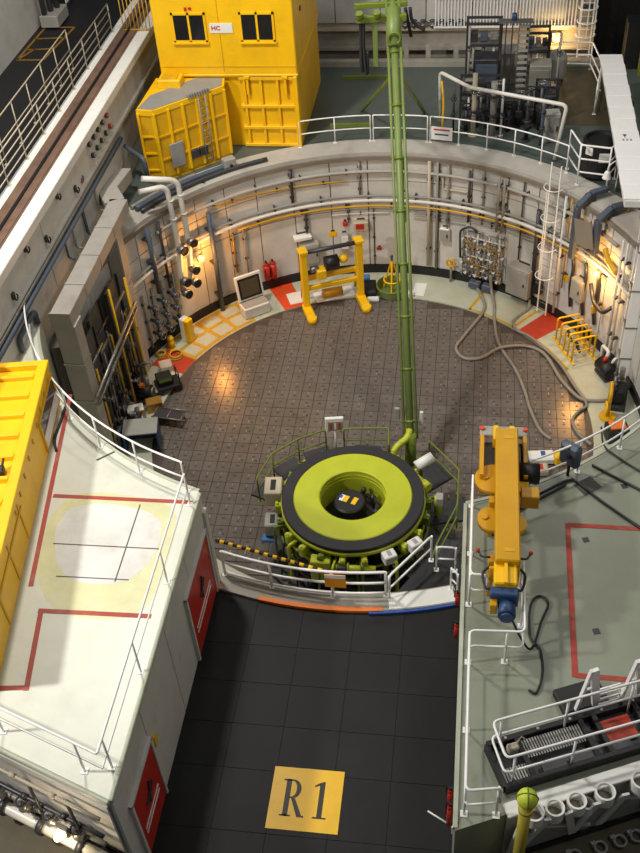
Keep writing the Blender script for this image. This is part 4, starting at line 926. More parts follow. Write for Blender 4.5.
for s in (0.55, 2.5):
    p = MB(); p.bar((s, -0.1, -0.55), (s+1.3, -0.08, -1.3), 0.05, 0.05); part(t, 'brace', p, 'white')
for k, (x, y) in enumerate(((5.94, -17.78), (6.45, -17.55), (6.85, -17.38), (7.19, -17.24))):
    tt = thing('lifting_eye', '%s of the steel lifting eyes on the olive floor' % ('leftmost', 'second from left', 'third from left', 'rightmost')[k], 'lifting eye', (x, y, 4.8), 0.4, 'lifting eyes on the olive floor')
    p = MB(); p.torus((0, 0, 0.12), 0.12, 0.025, 'Z', 18, 6); part(tt, 'ring', p, 'box_grey')
    p = MB(); p.box((-0.10, 0.12, 0.06), (0.10, 0.08, 0.12)); part(tt, 'lug', p, 'box_grey')
tt = thing('ball_pole', 'yellow pole topped with a lime ball in front of the tube rack', 'pole', (4.72, -18.36, 4.8))
p = MB(); p.cyl((0, 0, 0), (0, 0, 3.22), 0.115, 16); part(tt, 'shaft', p, 'pole_yellow')
p = MB(); p.ball((0, 0, 3.37), 0.195, 16); part(tt, 'ball', p, 'ball_lime')
p = MB(); p.cyl((0, 0, 2.95), (0, 0, 3.03), 0.14, 14); p.cyl((0, 0, 0), (0, 0, 0.06), 0.25, 16); part(tt, 'collar', p, 'pole_yellow')
p = MB(); p.torus((0, 0, 3.37), 0.197, 0.012, 'X', 20, 5); p.torus((0, 0, 3.37), 0.197, 0.012, 'Y', 20, 5); part(tt, 'strap', p, 'lime_dark')
for k in range(2):
    mb = MB(); mb.tube(fillet([(3.72+0.45*k, -18.62+0.1*k, 4.85), (3.72+0.45*k, -18.6+0.1*k, 5.7), (4.05+0.45*k, -18.5+0.1*k, 5.7), (4.05+0.45*k, -18.5+0.1*k, 5.2)], 0.12), 0.03, 6)
    solo('bent_conduit', ['bent black conduit below the right block corner', 'bent black conduit between the block corner and the ball pole'][k], 'pipe', mb, 'rubber')
# red gear hanging on the corridor side of the right block
for k, (y, h, lab) in enumerate(((-17.2, 0.9, 'red extinguisher on the corridor side of the right block near the bottom'), (-16.75, 0.7, 'smaller red extinguisher beside the one near the bottom'), (-12.4, 0.6, 'red fire point box on the corridor side of the right block'), (-11.4, 0.5, 'red extinguisher on the right block nearest the kerb'))):
    tt = thing('fire_extinguisher', lab, 'extinguisher', (XR-0.09, y, ZC+1.6), 0, 'red fire gear on the right block')
    p = MB(); p.cyl((0, 0, 0), (0, 0, h*0.8), 0.07, 12); p.cyl((0, 0, h*0.8), (0, 0, h*0.9), 0.07, 12, 0.03); part(tt, 'cylinder', p, 'red')
    p = MB(); p.box((0, 0, h*0.95), (0.08, 0.05, 0.1)); p.tube([(0, 0.03, h*0.95), (-0.08, 0.1, h*0.8), (-0.08, 0.1, h*0.3)], 0.02, 6); part(tt, 'nozzle', p, 'black')
    p = MB(); p.box((0.06, 0, h*0.4), (0.05, 0.12, 0.4)); part(tt, 'wall_bracket', p, 'steel')
tt = thing('wall_bracket_arm', 'white steel bracket arm poking from the right block near the bottom', 'bracket', (XR-0.02, -16.9, ZC+0.9))
p = MB(); p.tube([(0, 0, 0), (-0.55, 0.25, 0.1)], 0.02, 6); part(tt, 'arm', p, 'rail_white'); p = MB(); p.box((0, 0, 0), (0.04, 0.2, 0.3)); part(tt, 'wall_plate', p, 'rail_white')

# ================================================================== PIPES on the front of the left block
f0 = Vector((XL-0.1, -18.55, 0)); fu = Vector((-6.7, 2.4, 0)).normalized(); fn = Vector((-fu.y, fu.x, 0))*-1
if fn.y > 0: fn = -fn
def fp(s, out, z): v = f0+fu*s+fn*out; return (v.x, v.y, z)
for k, (out, z, r, m, lab) in enumerate(((0.30, 4.85, 0.13, 'pipe_white', 'thick white pipe low on the front of the left block'), (0.16, 5.25, 0.06, 'pipe_grey', 'grey pipe in the middle of the left block front'), (0.14, 5.55, 0.05, 'steel_dark', 'thin dark pipe near the lamp on the left block front'), (0.06, 6.15, 0.04, 'beige', 'thin beige conduit high on the left block front'))):
    tt = thing('front_pipe', lab, 'pipe', fp(0.2, out, z), 0, 'pipes on the left block front')
    p = MB(); p.tube([fp(0.15+i*0.8, out, z) for i in range(8)], r, 10); part(tt, 'tube', p, m, world=True)
    for i in range(4):
        q = MB(); c = Vector(fp(0.75+i*1.05+0.2*k, out, z)); q.cyl(c-fu*0.07, c+fu*0.07, r*1.5, 12); part(tt, 'collar', q, 'steel_dark' if k != 3 else 'beige', world=True)
for k in range(4):
    c = fp(0.75+k*0.72, 0.26, 5.32); tt = thing('valve', '%s on the grey pipe of the left block front' % ('dark valve nearest the lamp', 'second dark valve from the lamp', 'third dark valve from the lamp', 'fourth dark valve from the lamp')[k], 'valve', c, math.atan2(fu.y, fu.x), 'valves on the left block front')
    p = MB(); p.ball((0, 0, 0), 0.13, 10); p.cyl((-0.16, 0, 0), (0.16, 0, 0), 0.08, 10); part(tt, 'body', p, 'steel')
    p = MB(); p.cyl((0, 0, 0), (0, 0, 0.24), 0.03, 8); p.torus((0, 0, 0.25), 0.12, 0.02, 'Z', 14, 5); part(tt, 'hand_wheel', p, 'black')
for k, s in enumerate((1.0, 2.0)):
    p0 = Vector(fp(s, 0.06, 6.1)); p1 = Vector(fp(s-0.35, 0.25, 5.5)); mb = MB(); mb.tube([p0, p1], 0.035, 6)
    solo('support_strut', ['dark slanting strut nearer the lamp on the left block front', 'dark slanting strut further left on the left block front'][k], 'strut', mb, 'steel_dark')

# ================================================================== LAMPS
def bulkhead(loc, rz, label, power, glow='lamp_glow', col=(1.0, 0.60, 0.20), s=1.0, out=0.28):
    "local +y points away from the wall"
    tt = thing('bulkhead_lamp', label, 'lamp', loc, rz, 'lit bulkhead lamps')
    p = MB(); p.box((0, 0.05*s, 0), (0.26*s, 0.10*s, 0.30*s), bev=0.02); part(tt, 'housing', p, 'steel')
    p = MB(); p.ball((0, 0.15*s, 0), 0.12*s, 12); part(tt, 'bulb_glass', p, glow)
    p = MB(); p.torus((0, 0.15*s, 0), 0.135*s, 0.01, 'X', 14, 5); p.torus((0, 0.15*s, 0), 0.135*s, 0.01, 'Z', 14, 5); part(tt, 'wire_guard', p, 'steel_dark')
    l = bpy.data.lights.new('bulb', 'POINT'); l.energy = power; l.color = col; l.shadow_soft_size = 0.12*s
    lo = bpy.data.objects.new('bulb', l); COL.objects.link(lo); lo.parent = tt; lo.location = (0, out+0.1*s, 0)
    return tt
inw = lambda a: rad(a+90)
bulkhead(pol(RW-0.45, 140.6, 3.15), inw(140.6), 'glowing amber lamp among the pipes on the left of the well wall', 210, col=(1.0, 0.42, 0.08))
bulkhead(pol(RW-0.25, 31.8, 3.45), inw(31.8), 'glowing amber lamp on the right of the well wall', 210, col=(1.0, 0.50, 0.13))
bulkhead((6.9, 20.0, 6.15), PI, 'glowing amber lamp on the far wall beside the grey vessel', 220, s=1.5)
c = fp(0.95, 0.35, 5.62); bulkhead((c[0], c[1], c[2]), math.atan2(fu.y, fu.x)+(PI if fn.dot(Vector((-fu.y, fu.x, 0))) < 0 else 0), 'glowing pale lamp among the pipes on the left block front', 60, 'lamp_glow_pale', (1.0, 0.80, 0.5), 1.1)

# ================================================================== PIPES AND FITTINGS ON THE WELL WALL
def wall_run(name, label, r, a0, a1, z, rad_, m, dz=0.0, step=11, grp='pipes running round the well wall', brk=True):
    n = max(6, int(abs(a1-a0)/3)); pts = [pol(r, a0+(a1-a0)*i/n, z+dz*i/n) for i in range(n+1)]
    tt = thing(name, label, 'pipe', pts[0], 0, grp)
    p = MB(); p.tube(pts, rad_, 8); part(tt, 'tube', p, m, world=True)
    if brk:
        k = int(abs(a1-a0)/step)
        for i in range(k):
            a = a0+(a1-a0)*(i+0.5)/k; f = (i+0.5)/k; q = MB(); q.box(pol((r+RW)/2, a, z+dz*f), (RW-r+0.04, 0.05, rad_*2+0.08), rz=rad(a)); part(tt, 'bracket', q, 'steel_dark', world=True)
    return tt
wall_run('wall_pipe', 'white pipe running round the middle of the well wall', RW-0.22, 20, 170, 3.66, 0.075, 'pipe_white')
wall_run('wall_pipe', 'grey pipe just above the white pipe on the well wall', RW-0.20, 20, 170, 3.86, 0.055, 'pipe_grey')
wall_run('wall_pipe', 'yellow pipe just below the white pipe on the well wall', RW-0.20, 40, 128, 3.40, 0.045, 'yellow_dark')
wall_run('wall_pipe', 'thin yellow pipe high on the left of the well wall', RW-0.12, 100, 134, 4.52, 0.03, 'yellow_dark', 0.22)
wall_run('wall_tray', 'grey cable tray below the rim of the well', RW-0.16, 28, 150, 4.95, 0.07, 'duct_grey')
wall_run('wall_conduit', 'thin grey conduit along the wall right of the mast', RW-0.10, 45, 84, 3.12, 0.02, 'pipe_grey')
wall_run('wall_conduit', 'second thin grey conduit along the wall right of the mast', RW-0.10, 45, 84, 2.98, 0.02, 'pipe_grey')
wall_run('wall_conduit', 'thin pale conduit along the wall left of the mast', RW-0.10, 90, 104, 3.0, 0.025, 'pipe_white')
wall_run('wall_conduit', 'lower thin grey conduit from the mast to the valve panel', RW-0.10, 71, 84, 2.80, 0.02, 'pipe_grey')
def riser(label, a, z0, z1, r, m, rr=0.10, grp='risers on the well wall', clips=3):
    tt = thing('wall_riser', label, 'pipe', pol(RW-rr, a, z0), inw(a), grp)
    p = MB(); p.cyl((0, 0, 0), (0, 0, z1-z0), r, 10); part(tt, 'tube', p, m)
    for k in range(clips):
        q = MB(); q.box((0, -rr/2, (k+0.5)*(z1-z0)/clips), (r*2+0.06, rr+0.06, 0.05)); part(tt, 'clip', q, 'steel_dark')
for a, z0, z1, r, m, rr, lab in (
    (135.6, 0.1, 4.75, 0.10, 'trunk_blue', 0.30, 'dark blue riser right of the amber lamp on the left'),
    (153.5, 2.6, 5.5, 0.10, 'trunk_blue', 0.30, 'dark blue riser left of the white valve pipes'),
    (149.4, 2.4, 5.4, 0.06, 'steel_dark', 0.20, 'thin dark riser beside the white valve pipes'),
    (126.5, 0.5, 3.3, 0.035, 'pipe_grey', 0.12, 'thin grey riser left of the red extinguishers'),
    (129.5, 1.4, 3.3, 0.05, 'brass', 0.12, 'brass coloured riser left of the red extinguishers'),
    (113.5, 3.9, 5.4, 0.05, 'steel_dark', 0.15, 'dark riser above the grey wall cabinet'),
    (110.5, 2.4, 3.6, 0.06, 'steel_dark', 0.15, 'short dark riser above the grey wall cabinet'),
    (100.0, 2.6, 3.6, 0.03, 'pipe_grey', 0.10, 'thin riser above the red lidded box'),
    (93.8, 0.4, 3.2, 0.02, 'black', 0.06, 'thin black line on the wall just left of the mast'),
    (97.0, 3.9, 5.4, 0.04, 'pipe_grey', 0.12, 'thin riser above the conduits left of the mast'),
    (86.0, 2.6, 5.5, 0.03, 'pipe_grey', 0.10, 'thin riser on the wall just right of the mast'),
    (80.2, 0.6, 5.5, 0.07, 'beige', 0.18, 'beige riser right of the mast'),
    (78.2, 0.5, 5.5, 0.05, 'pipe_grey', 0.18, 'grey riser beside the beige riser'),
    (75.6, 2.4, 5.4, 0.04, 'pipe_grey', 0.15, 'thin grey riser above the small white switch'),
    (70.4, 3.0, 5.3, 0.05, 'steel_dark', 0.15, 'dark riser above the left of the valve panel'),
    (67.0, 3.0, 5.5, 0.035, 'pipe_grey', 0.12, 'thin riser above the middle of the valve panel'),
    (62.8, 2.95, 5.4, 0.06, 'pipe_grey', 0.24, 'twin grey riser feeding the valve panel'),
    (61.4, 2.95, 5.4, 0.06, 'pipe_grey', 0.24, 'second grey riser feeding the valve panel'),
    (56.8, 1.9, 5.4, 0.035, 'steel_dark', 0.12, 'thin dark riser above the big grey cabinet'),
    (52.2, 0.5, 4.5, 0.09, 'steel_dark', 0.16, 'dark riser between the grey cabinet and the ladder'),
    (45.0, 0.3, 5.6, 0.05, 'pipe_white', 0.22, 'pale riser right of the caged ladder'),
    (43.6, 1.6, 5.6, 0.03, 'brass', 0.16, 'thin brass riser right of the caged ladder'),
    (25.5, 0.5, 5.5, 0.05, 'pipe_white', 0.25, 'pale riser left of the white column on the right'),
    (23.8, 0.5, 5.5, 0.04, 'pipe_white', 0.25, 'second pale riser left of the white column on the right')):
    riser(lab, a, z0, z1, r, m, rr)
# rectangular frame conduits high on the wall right of the mast
for k, (a0, a1, lab) in enumerate(((77.0, 70.8, 'rectangular loop of beige conduit high on the wall right of the mast'), )):
    mb = MB(); mb.tube(fillet([pol(RW-0.1, a0, 4.84), pol(RW-0.1, a0, 4.3), pol(RW-0.1, (a0+a1)/2, 4.3), pol(RW-0.1, a1, 4.3), pol(RW-0.1, a1, 4.84)], 0.1), 0.04, 8); solo('conduit_loop', lab, 'pipe', mb, 'beige')
# white valve pipes on the left
for k, (pts, lab) in enumerate((
    ([(152.5, 6.9, 0.1), (146.3, 6.75, 0.45), (145.9, 3.95, 0.45), (146.6, 3.2, 0.45), (147.0, 2.1, 0.45)], 'left white pipe bending over the rim with valves below'),
    ([(150.5, 7.25, 0.0), (143.0, 6.75, 0.45), (142.8, 3.9, 0.45), (143.6, 3.0, 0.45), (144.2, 2.2, 0.45)], 'right white pipe bending over the rim with valves below'))):
    P = [pol(RW-o, a, z) for a, z, o in pts]; tt = thing('valve_pipe', lab, 'pipe', P[2], 0, 'white pipes over the left rim')
    p = MB(); p.tube(fillet(P, 0.35, 5), 0.105, 12); part(tt, 'tube', p, 'pipe_white', world=True)
    for z in ((4.0, 2.6, 2.05) if k == 0 else (4.1, 2.9, 2.3)):
        a = pts[2][0]+(4.0-z)*0.5; c = pol(RW-0.6, a, z); i_ = -pol(1, a); q = MB()
        q.cyl(c-i_*0.1, c+i_*0.18, 0.17, 16); v_ = part(tt, 'valve', q, 'steel', world=True)
        q = MB(); q.torus((0, 0, 0), 0.16, 0.03, 'X', 16, 6); q.cyl((-0.02, 0, 0), (0.02, 0, 0), 0.11, 12)
        R_ = Matrix.Rotation(rad(a), 3, 'Z'); q.v = [R_ @ v+c+i_*0.2 for v in q.v]; part(v_, 'hand_wheel', q, 'black', world=True)
    for z in (5.3, 6.1):
        q = MB(); c = pol(RW-0.45, pts[2][0]+0.02, z); q.cyl(c, c+Vector((0, 0, 0.06)), 0.14, 14); part(tt, 'flange', q, 'pipe_white', world=True)
# cluster of dark valves below them
for k in range(9):
    a = 149.6+(k % 3)*3.4; z = 0.9+(k//3)*0.62; c = pol(RW-0.35, a, z)
    tt = thing('wall_valve', '%s dark valve in the %s row left of the yellow cabinet' % (('right', 'middle', 'left')[k % 3], ('bottom', 'centre', 'top')[k//3]), 'valve', c, inw(a), 'dark valves on the left of the well wall')
    p = MB(); p.cyl((0, -0.35, 0), (0, 0.05, 0), 0.07, 10); p.ball((0, 0.02, 0), 0.14, 10); part(tt, 'body', p, 'steel_dark')
    p = MB(); p.torus((0, 0.2, 0), 0.15, 0.022, 'Y', 16, 5); p.cyl((0, 0, 0), (0, 0.2, 0), 0.025, 6); part(tt, 'hand_wheel', p, 'steel')
for k, a in enumerate((147.2, 150.9, 154.3, 157.6)):
    riser(('grey riser behind the dark valves, rightmost', 'grey riser behind the dark valves, second from right', 'grey riser behind the dark valves, second from left', 'grey riser behind the dark valves, leftmost')[k], a+0.6, 0.4, 2.9, 0.05, 'pipe_grey', 0.12)
def wbox(name, label, cat, a, z, d, m, door=None, extra=None, r=RW-0.03):
    tt = thing(name, label, cat, pol(r, a, z), inw(a))
    p = MB(); p.box((0, d[1]/2, d[2]/2), d, bev=0.03); part(tt, 'case', p, m)
    if door:
        q = MB(); q.box((0, d[1]+0.012, d[2]/2), (d[0]*0.86, 0.025, d[2]*0.86), bev=0.01); dd = part(tt, 'door', q, door)
        q = MB(); q.box((-d[0]*0.32, d[1]+0.04, d[2]/2), (0.04, 0.04, 0.14)); part(dd, 'handle', q, 'black')
    q = MB(); q.box((0, 0.0, d[2]+0.03), (d[0]*0.5, 0.04, 0.08)); part(tt, 'mounting_tab', q, 'steel_dark')
    return tt
wbox('wall_cabinet', 'big grey wall cabinet right of the valve panel', 'cabinet', 55.2, 0.42, (1.05, 0.50, 1.35), 'box_grey', 'box_grey')
wbox('wall_cabinet', 'grey wall cabinet beside the yellow lifting frame', 'cabinet', 110.4, 0.95, (0.85, 0.42, 1.0), 'box_grey', 'box_grey')
wbox('wall_shelf', 'slim white shelf box above the grey wall cabinet', 'box', 111.8, 2.15, (0.75, 0.35, 0.18), 'white')
wbox('switch_box', 'small grey switch box on the wall left of the mast', 'switch box', 101.2, 1.35, (0.34, 0.22, 0.75), 'box_grey', 'white')
tt = wbox('alarm_box', 'red and white lidded box on the wall left of the mast', 'box', 97.0, 2.25, (0.62, 0.28, 0.42), 'beige'); q = MB(); q.box((0.05, 0.29, 0.24), (0.34, 0.03, 0.26), bev=0.01); part(tt, 'red_lid', q, 'red')
wbox('bell_box', 'small red alarm bell box beside the lidded box', 'box', 100.9, 2.45, (0.2, 0.16, 0.2), 'red')
wbox('switch_box', 'small white switch box right of the beige riser', 'switch box', 76.2, 1.9, (0.42, 0.2, 0.62), 'white', 'box_grey')
wbox('switch_box', 'grey switch box below the sloping brown board', 'switch box', 38.4, 1.55, (0.62, 0.3, 0.95), 'box_grey', 'box_grey')
wbox('vent_box', 'dark control box beside the bottom of the caged ladder', 'box', 50.2, 0.75, (0.3, 0.25, 0.6), 'steel_dark', 'black')
wbox('notice_board', 'small yellow notice on the wall left of the mast', 'notice', 104.0, 1.95, (0.34, 0.03, 0.24), 'yellow')
wbox('notice_board', 'small red notice on the wall near the mast foot', 'notice', 92.6, 1.15, (0.22, 0.03, 0.14), 'red')
wbox('notice_board', 'small yellow notice beside the caged ladder', 'notice', 43.2, 1.9, (0.26, 0.03, 0.3), 'yellow')
for k, a in enumerate((121.9, 120.2)):
    tt = thing('fire_extinguisher', ('left', 'right')[k]+' one of two red extinguishers on the well wall', 'extinguisher', pol(RW-0.22, a, 0.62), inw(a), 'extinguishers on the well wall')
    p = MB(); p.cyl((0, 0, 0), (0, 0, 0.72), 0.14, 14); p.cyl((0, 0, 0.72), (0, 0, 0.82), 0.14, 14, 0.05); part(tt, 'cylinder', p, 'red')
    p = MB(); p.box((0, 0, 0.86), (0.06, 0.14, 0.08)); p.tube([(0, 0.04, 0.85), (0.1, 0.1, 0.55), (0.1, 0.1, 0.2)], 0.022, 6); part(tt, 'nozzle', p, 'black')
    p = MB(); p.box((0, -0.11, 0.35), (0.20, 0.08, 0.5)); part(tt, 'wall_bracket', p, 'steel_dark')
tt = thing('valve_station', 'yellow hand valve on a post left of the valve panel', 'valve', pol(RW-0.3, 74.0, 0.4), inw(74.0))
p = MB(); p.cyl((0, 0, -0.38), (0, 0, 0.5), 0.05, 10); part(tt, 'post', p, 'pipe_grey'); p = MB(); p.torus((0, 0.08, 0.62), 0.17, 0.05, 'Y', 16, 6); p.cyl((0, 0, 0.45), (0, 0, 0.62), 0.07, 10); part(tt, 'hand_wheel', p, 'yellow_dark')
# valve panel: a dense manifold
tt = thing('valve_manifold', 'dense panel of small pipes and brass valves on the well wall', 'valve panel', pol(RW-0.05, 66.0, 0.45), inw(66.0))
rnd = random.Random(4)
for k in range(8):
    p = MB(); z = 0.1+k*0.30; p.tube([(-0.95+rnd.uniform(0, 0.2), 0.16+0.05*(k % 3), z), (0.95-rnd.uniform(0, 0.3), 0.16+0.05*(k % 3), z)], 0.028, 6); part(tt, 'pipe_run', p, ('pipe_white', 'steel', 'brass')[k % 3])
for k in range(12):
    p = MB(); x = -0.88+k*0.16; p.tube([(x, 0.14+0.06*(k % 2), 0.0), (x, 0.14+0.06*(k % 2), 1.9+rnd.uniform(0, 0.5))], 0.024, 6); part(tt, 'pipe_drop', p, ('steel', 'pipe_white', 'pipe_grey')[k % 3])
for k in range(66):
    x = -0.88+(k % 13)*0.145+rnd.uniform(-0.05, 0.05); z = 0.18+(k//13)*0.40+rnd.uniform(-0.08, 0.08); p = MB()
    p.cyl((x, 0.15, z), (x, 0.34, z), 0.036, 8); p.box((x+0.02, 0.28, z), (0.11, 0.08, 0.045)); part(tt, 'small_valve', p, ('brass', 'pipe_white', 'steel', 'steel_dark', 'pipe_white', 'steel', 'brass')[k % 7])
p = MB(); p.tube(fillet([(0.95, 0.3, 0.9), (1.0, 0.3, 2.2), (0.55, 0.3, 2.5), (0.2, 0.3, 2.3)], 0.2), 0.05, 8); part(tt, 'bent_pipe', p, 'steel_dark')
p = MB(); p.box((0, 0.06, 1.2), (2.0, 0.04, 2.3)); part(tt, 'back_plate', p, 'hall_white')
p = MB(); p.box((0.2, 0.35, -0.2), (0.5, 0.3, 0.3), bev=0.03); part(tt, 'pump', p, 'trunk_blue'); p = MB(); p.box((-0.35, 0.35, -0.2), (0.4, 0.3, 0.32), bev=0.03); part(tt, 'pump', p, 'trunk_blue')
# ladder with safety hoops
tt = thing('caged_ladder', 'white ladder with safety hoops climbing the right of the well wall', 'ladder', pol(RW-0.40, 47.7, 0.1), inw(47.7))
for s in (-1, 1):
    p = MB(); p.bar((0.22*s, 0, 0), (0.22*s, 0, 6.7), 0.05, 0.03); part(tt, 'stile', p, 'rail_white')
for k in range(22):
    p = MB(); p.cyl((-0.22, 0, 0.25+k*0.29), (0.22, 0, 0.25+k*0.29), 0.011, 6); part(tt, 'rung', p, 'pipe_grey')
for k in range(4):
    p = MB(); p.torus((0, 0.05, 1.9+k*1.3), 0.36, 0.018, 'Z', 16, 5, -20, 200); part(tt, 'safety_hoop', p, 'rail_white')
for k in (0,):
    p = MB(); p.bar((0.3*k, 0.05+0.36*math.cos(k*0.95), 1.9), (0.3*k, 0.05+0.36*math.cos(k*0.95), 5.8), 0.04, 0.02); part(tt, 'hoop_strap', p, 'rail_white')
# trunking and boards on the right
for k, (a, w_) in enumerate(((40.2, 0.24), (33.4, 0.28))):
    mb = MB(); P = [pol(10.6, a-1, ZU+0.30), pol(9.9, a-0.5, ZU+0.30), pol(RW-0.44, a, ZU-0.1), pol(RW-0.44, a+0.2, 3.4 if k == 0 else 4.2)]
    tt = thing('trunking', ('left', 'right')[k]+' dark blue grey trunking bending over the rim at the right', 'trunking', P[1], 0, 'trunking over the right rim')
    for i in range(3):
        q = MB(); q.bar(P[i], P[i+1], w_, 0.20, 0.02) if i < 2 else q.box((P[2]+P[3])/2, (0.20, w_, (P[2]-P[3]).length), rz=rad(a), bev=0.02); part(tt, 'section', q, 'trunk_blue', world=True)
    q = MB(); q.box(P[1]+Vector((0, 0, -0.15)), (0.3, 0.3, 0.30), rz=rad(a)); part(tt, 'foot', q, 'steel_dark', world=True)
tt = thing('hanging_board', 'plain brown board hung slanting on the right of the well wall', 'board', pol(RW-0.62, 36.3, 4.35), inw(36.3))
p = MB(); p.box((0, 0, 0.5), (0.95, 0.04, 1.0), rot=Matrix.Rotation(0.25, 3, 'Y')); part(tt, 'board', p, 'brown_plate')
for s in (-0.3, 0.3):
    p = MB(); p.box((s, -0.3, 0.6), (0.05, 0.60, 0.05)); part(tt, 'stay', p, 'steel_dark')
for k, (a0, z0, a1, z1, lab) in enumerate(((31.0, 4.6, 26.0, 4.1, 'curved yellow duct above the right amber lamp'),)):
    mb = MB(); mb.tube(spline([pol(RW-0.3, a0, z0), pol(RW-0.35, (a0+a1)/2, (z0+z1)/2-0.1), pol(RW-0.3, a1, z1)], 6), 0.10, 10); solo('yellow_duct', lab, 'pipe', mb, 'yellow_dark')
tt = thing('pipe_support', 'dark bracketed pipe stub with a yellow foot below the right lamp', 'pipe', pol(RW-0.2, 30.0, 2.15), inw(30.0))
p = MB(); p.tube(fillet([(0.7, 0.1, 0.6), (0.2, 0.25, 0.1), (-0.5, 0.3, 0.05), (-0.7, 0.1, 0.4)], 0.2), 0.08, 10); part(tt, 'tube', p, 'steel_dark')
p = MB(); p.box((0.1, 0.28, -0.15), (0.12, 0.12, 0.3)); part(tt, 'foot', p, 'yellow_dark'); p = MB(); p.box((0.1, 0.1, 0.0), (0.1, 0.3, 0.1)); part(tt, 'bracket', p, 'steel_dark')
for k in range(3):
    a = 41.5-k*4.2; mb = MB(); mb.tube(fillet([pol(RW-0.14, a, 3.3), pol(RW-0.14, a-0.6, 2.7), pol(RW-0.14, a-0.2, 1.9-0.2*k), pol(RW-0.14, a-1.0, 1.0)], 0.15), 0.07, 8)
    solo('bent_duct', ('leftmost', 'middle', 'rightmost')[k]+' of three dark bent pipes below the brown board', 'pipe', mb, 'steel_dark', 'bent pipes below the brown board')

# ================================================================== THINGS ON THE FLOOR OF THE WELL
# yellow lifting frame
A, B = Vector((-3.2, 6.72, 0.0)), Vector((-1.04, 7.62, 0.0)); ab = math.atan2((B-A).y, (B-A).x); Wf = (B-A).length
t = thing('lifting_gantry', 'yellow lifting frame on two feet at the back of the charge face', 'lifting frame', (A.x, A.y, 0.012), ab)
for s, x in ((-1, 0), (1, Wf)):
    p = MB(); p.box((x, 0.12, 1.45), (0.26, 0.34, 2.9), bev=0.02); part(t, 'post', p, 'yellow')
    p = MB(); p.box((x, -0.22, 0.16), (0.36, 1.0, 0.32), bev=0.05); f_ = part(t, 'foot', p, 'yellow')
    q = MB(); q.cyl((x, -0.72, 0.0), (x, -0.72, 0.26), 0.20, 18); part(f_, 'pad', q, 'yellow')
    p = MB(); p.box((x, 0.12, 2.95), (0.36, 0.46, 0.14), bev=0.02); part(t, 'cap', p, 'yellow')
    p = MB(); p.bar((x, 0.25, 2.3), (x, 0.95, 0.15), 0.10, 0.10); part(t, 'back_stay', p, 'yellow_dark')
p = MB(); p.cyl((0, 0.12, 2.85), (Wf, 0.12, 2.85), 0.09, 14); part(t, 'top_bar', p, 'steel_dark')
for z, y in ((1.5, 0.28), (1.12, 0.12)):
    p = MB(); p.box((Wf/2, y, z), (Wf-0.2, 0.16, 0.20), bev=0.02); part(t, 'cross_beam', p, 'yellow')
p = MB(); p.cyl((Wf*0.38, 0.15, 2.15), (Wf*0.62, 0.15, 2.15), 0.28, 18); part(t, 'winch_drum', p, 'black')
p = MB(); p.box((Wf*0.30, 0.1, 1.75), (0.40, 0.40, 0.45), bev=0.04); part(t, 'gear_case', p, 'yellow')
p = MB(); p.ball((Wf*0.72, 0.15, 2.2), 0.2, 12); p.cyl((Wf*0.6, 0.15, 2.2), (Wf*0.72, 0.15, 2.2), 0.10, 10); part(t, 'winch_motor', p, 'yellow')
p = MB(); p.cyl((Wf*0.12, 0.2, 1.95), (Wf*0.26, 0.2, 1.95), 0.15, 12); part(t, 'roller', p, 'steel')
for k, (c, d, rz, lab) in enumerate((((-2.25, 8.05), (1.7, 0.75), ab, 'white sheet lying under the yellow lifting frame'), ((-3.75, 7.75), (0.9, 0.8), ab, 'pale sheet lying left of the yellow lifting frame'), ((1.35, 8.55), (0.5, 0.9), -0.1, 'pale sheet lying right of the green mast'))):
    mb = MB(); mb.box((c[0], c[1], 0.032), (d[0], d[1], 0.016), rz=rz); solo('floor_sheet', lab, 'sheet', mb, 'white')
mb = MB(); mb.cyl((-2.7, 7.75, 0.25), (-1.9, 8.05, 0.25), 0.2, 14); solo('gas_drum', 'brown yellow drum lying below the yellow lifting frame', 'drum', mb, 'amber')
# open white chest
t = thing('chest', 'open white chest with a dark mirrored lid on the ring floor', 'chest', (-5.42, 6.62, 0.02), rad(35))
p = MB(); p.box((0, 0, 0.26), (1.15, 0.62, 0.50), bev=0.04); part(t, 'body', p, 'white')
p = MB(); p.box((0, 0.02, 0.52), (1.05, 0.52, 0.02)); part(t, 'inner_rim', p, 'box_grey')
lid = MB(); M_ = Matrix.Rotation(rad(-12), 3, 'X'); lid.box((0, 0.36, 1.12), (1.18, 0.10, 1.12), rot=M_, bev=0.03); l_ = part(t, 'lid', lid, 'white')
q = MB(); q.box((0, 0.30, 1.12), (0.98, 0.03, 0.90), rot=M_); i_ = part(l_, 'lid_lining', q, 'black')
q = MB(); q.box((0, 0.285, 1.12), (0.80, 0.02, 0.72), rot=M_); part(l_, 'lid_window', q, 'olive_floor')
# yellow tripod on a green tub
t = thing('green_tub', 'round green tub beside the green mast', 'tub', (0.20, 8.30, 0.025))
p = MB(); p.lathe([(0.001, 0.04), (0.54, 0.04), (0.62, 0.38), (0.67, 0.38), (0.59, 0.0), (0.001, 0.0)], 32); part(t, 'shell', p, 'mast_green')
p = MB(); p.torus((0, 0, 0.39), 0.645, 0.035, 'Z', 28, 6); part(t, 'rim', p, 'lime_dark')
t = thing('tripod_stand', 'yellow tripod stand rising out of the green tub', 'stand', (0.20, 8.30, 0.072))
for k in range(3):
    a = rad(30+120*k); p = MB(); p.bar((0.46*math.cos(a), 0.46*math.sin(a), 0.0), (0.03*math.cos(a), 0.03*math.sin(a), 1.5), 0.06, 0.06); part(t, 'leg', p, 'yellow')
p = MB(); p.torus((0, 0, 0.62), 0.34, 0.035, 'Z', 20, 6); part(t, 'ring', p, 'yellow'); p = MB(); p.cyl((0, 0, 0.0), (0, 0, 1.62), 0.05, 10); part(t, 'centre_post', p, 'amber')
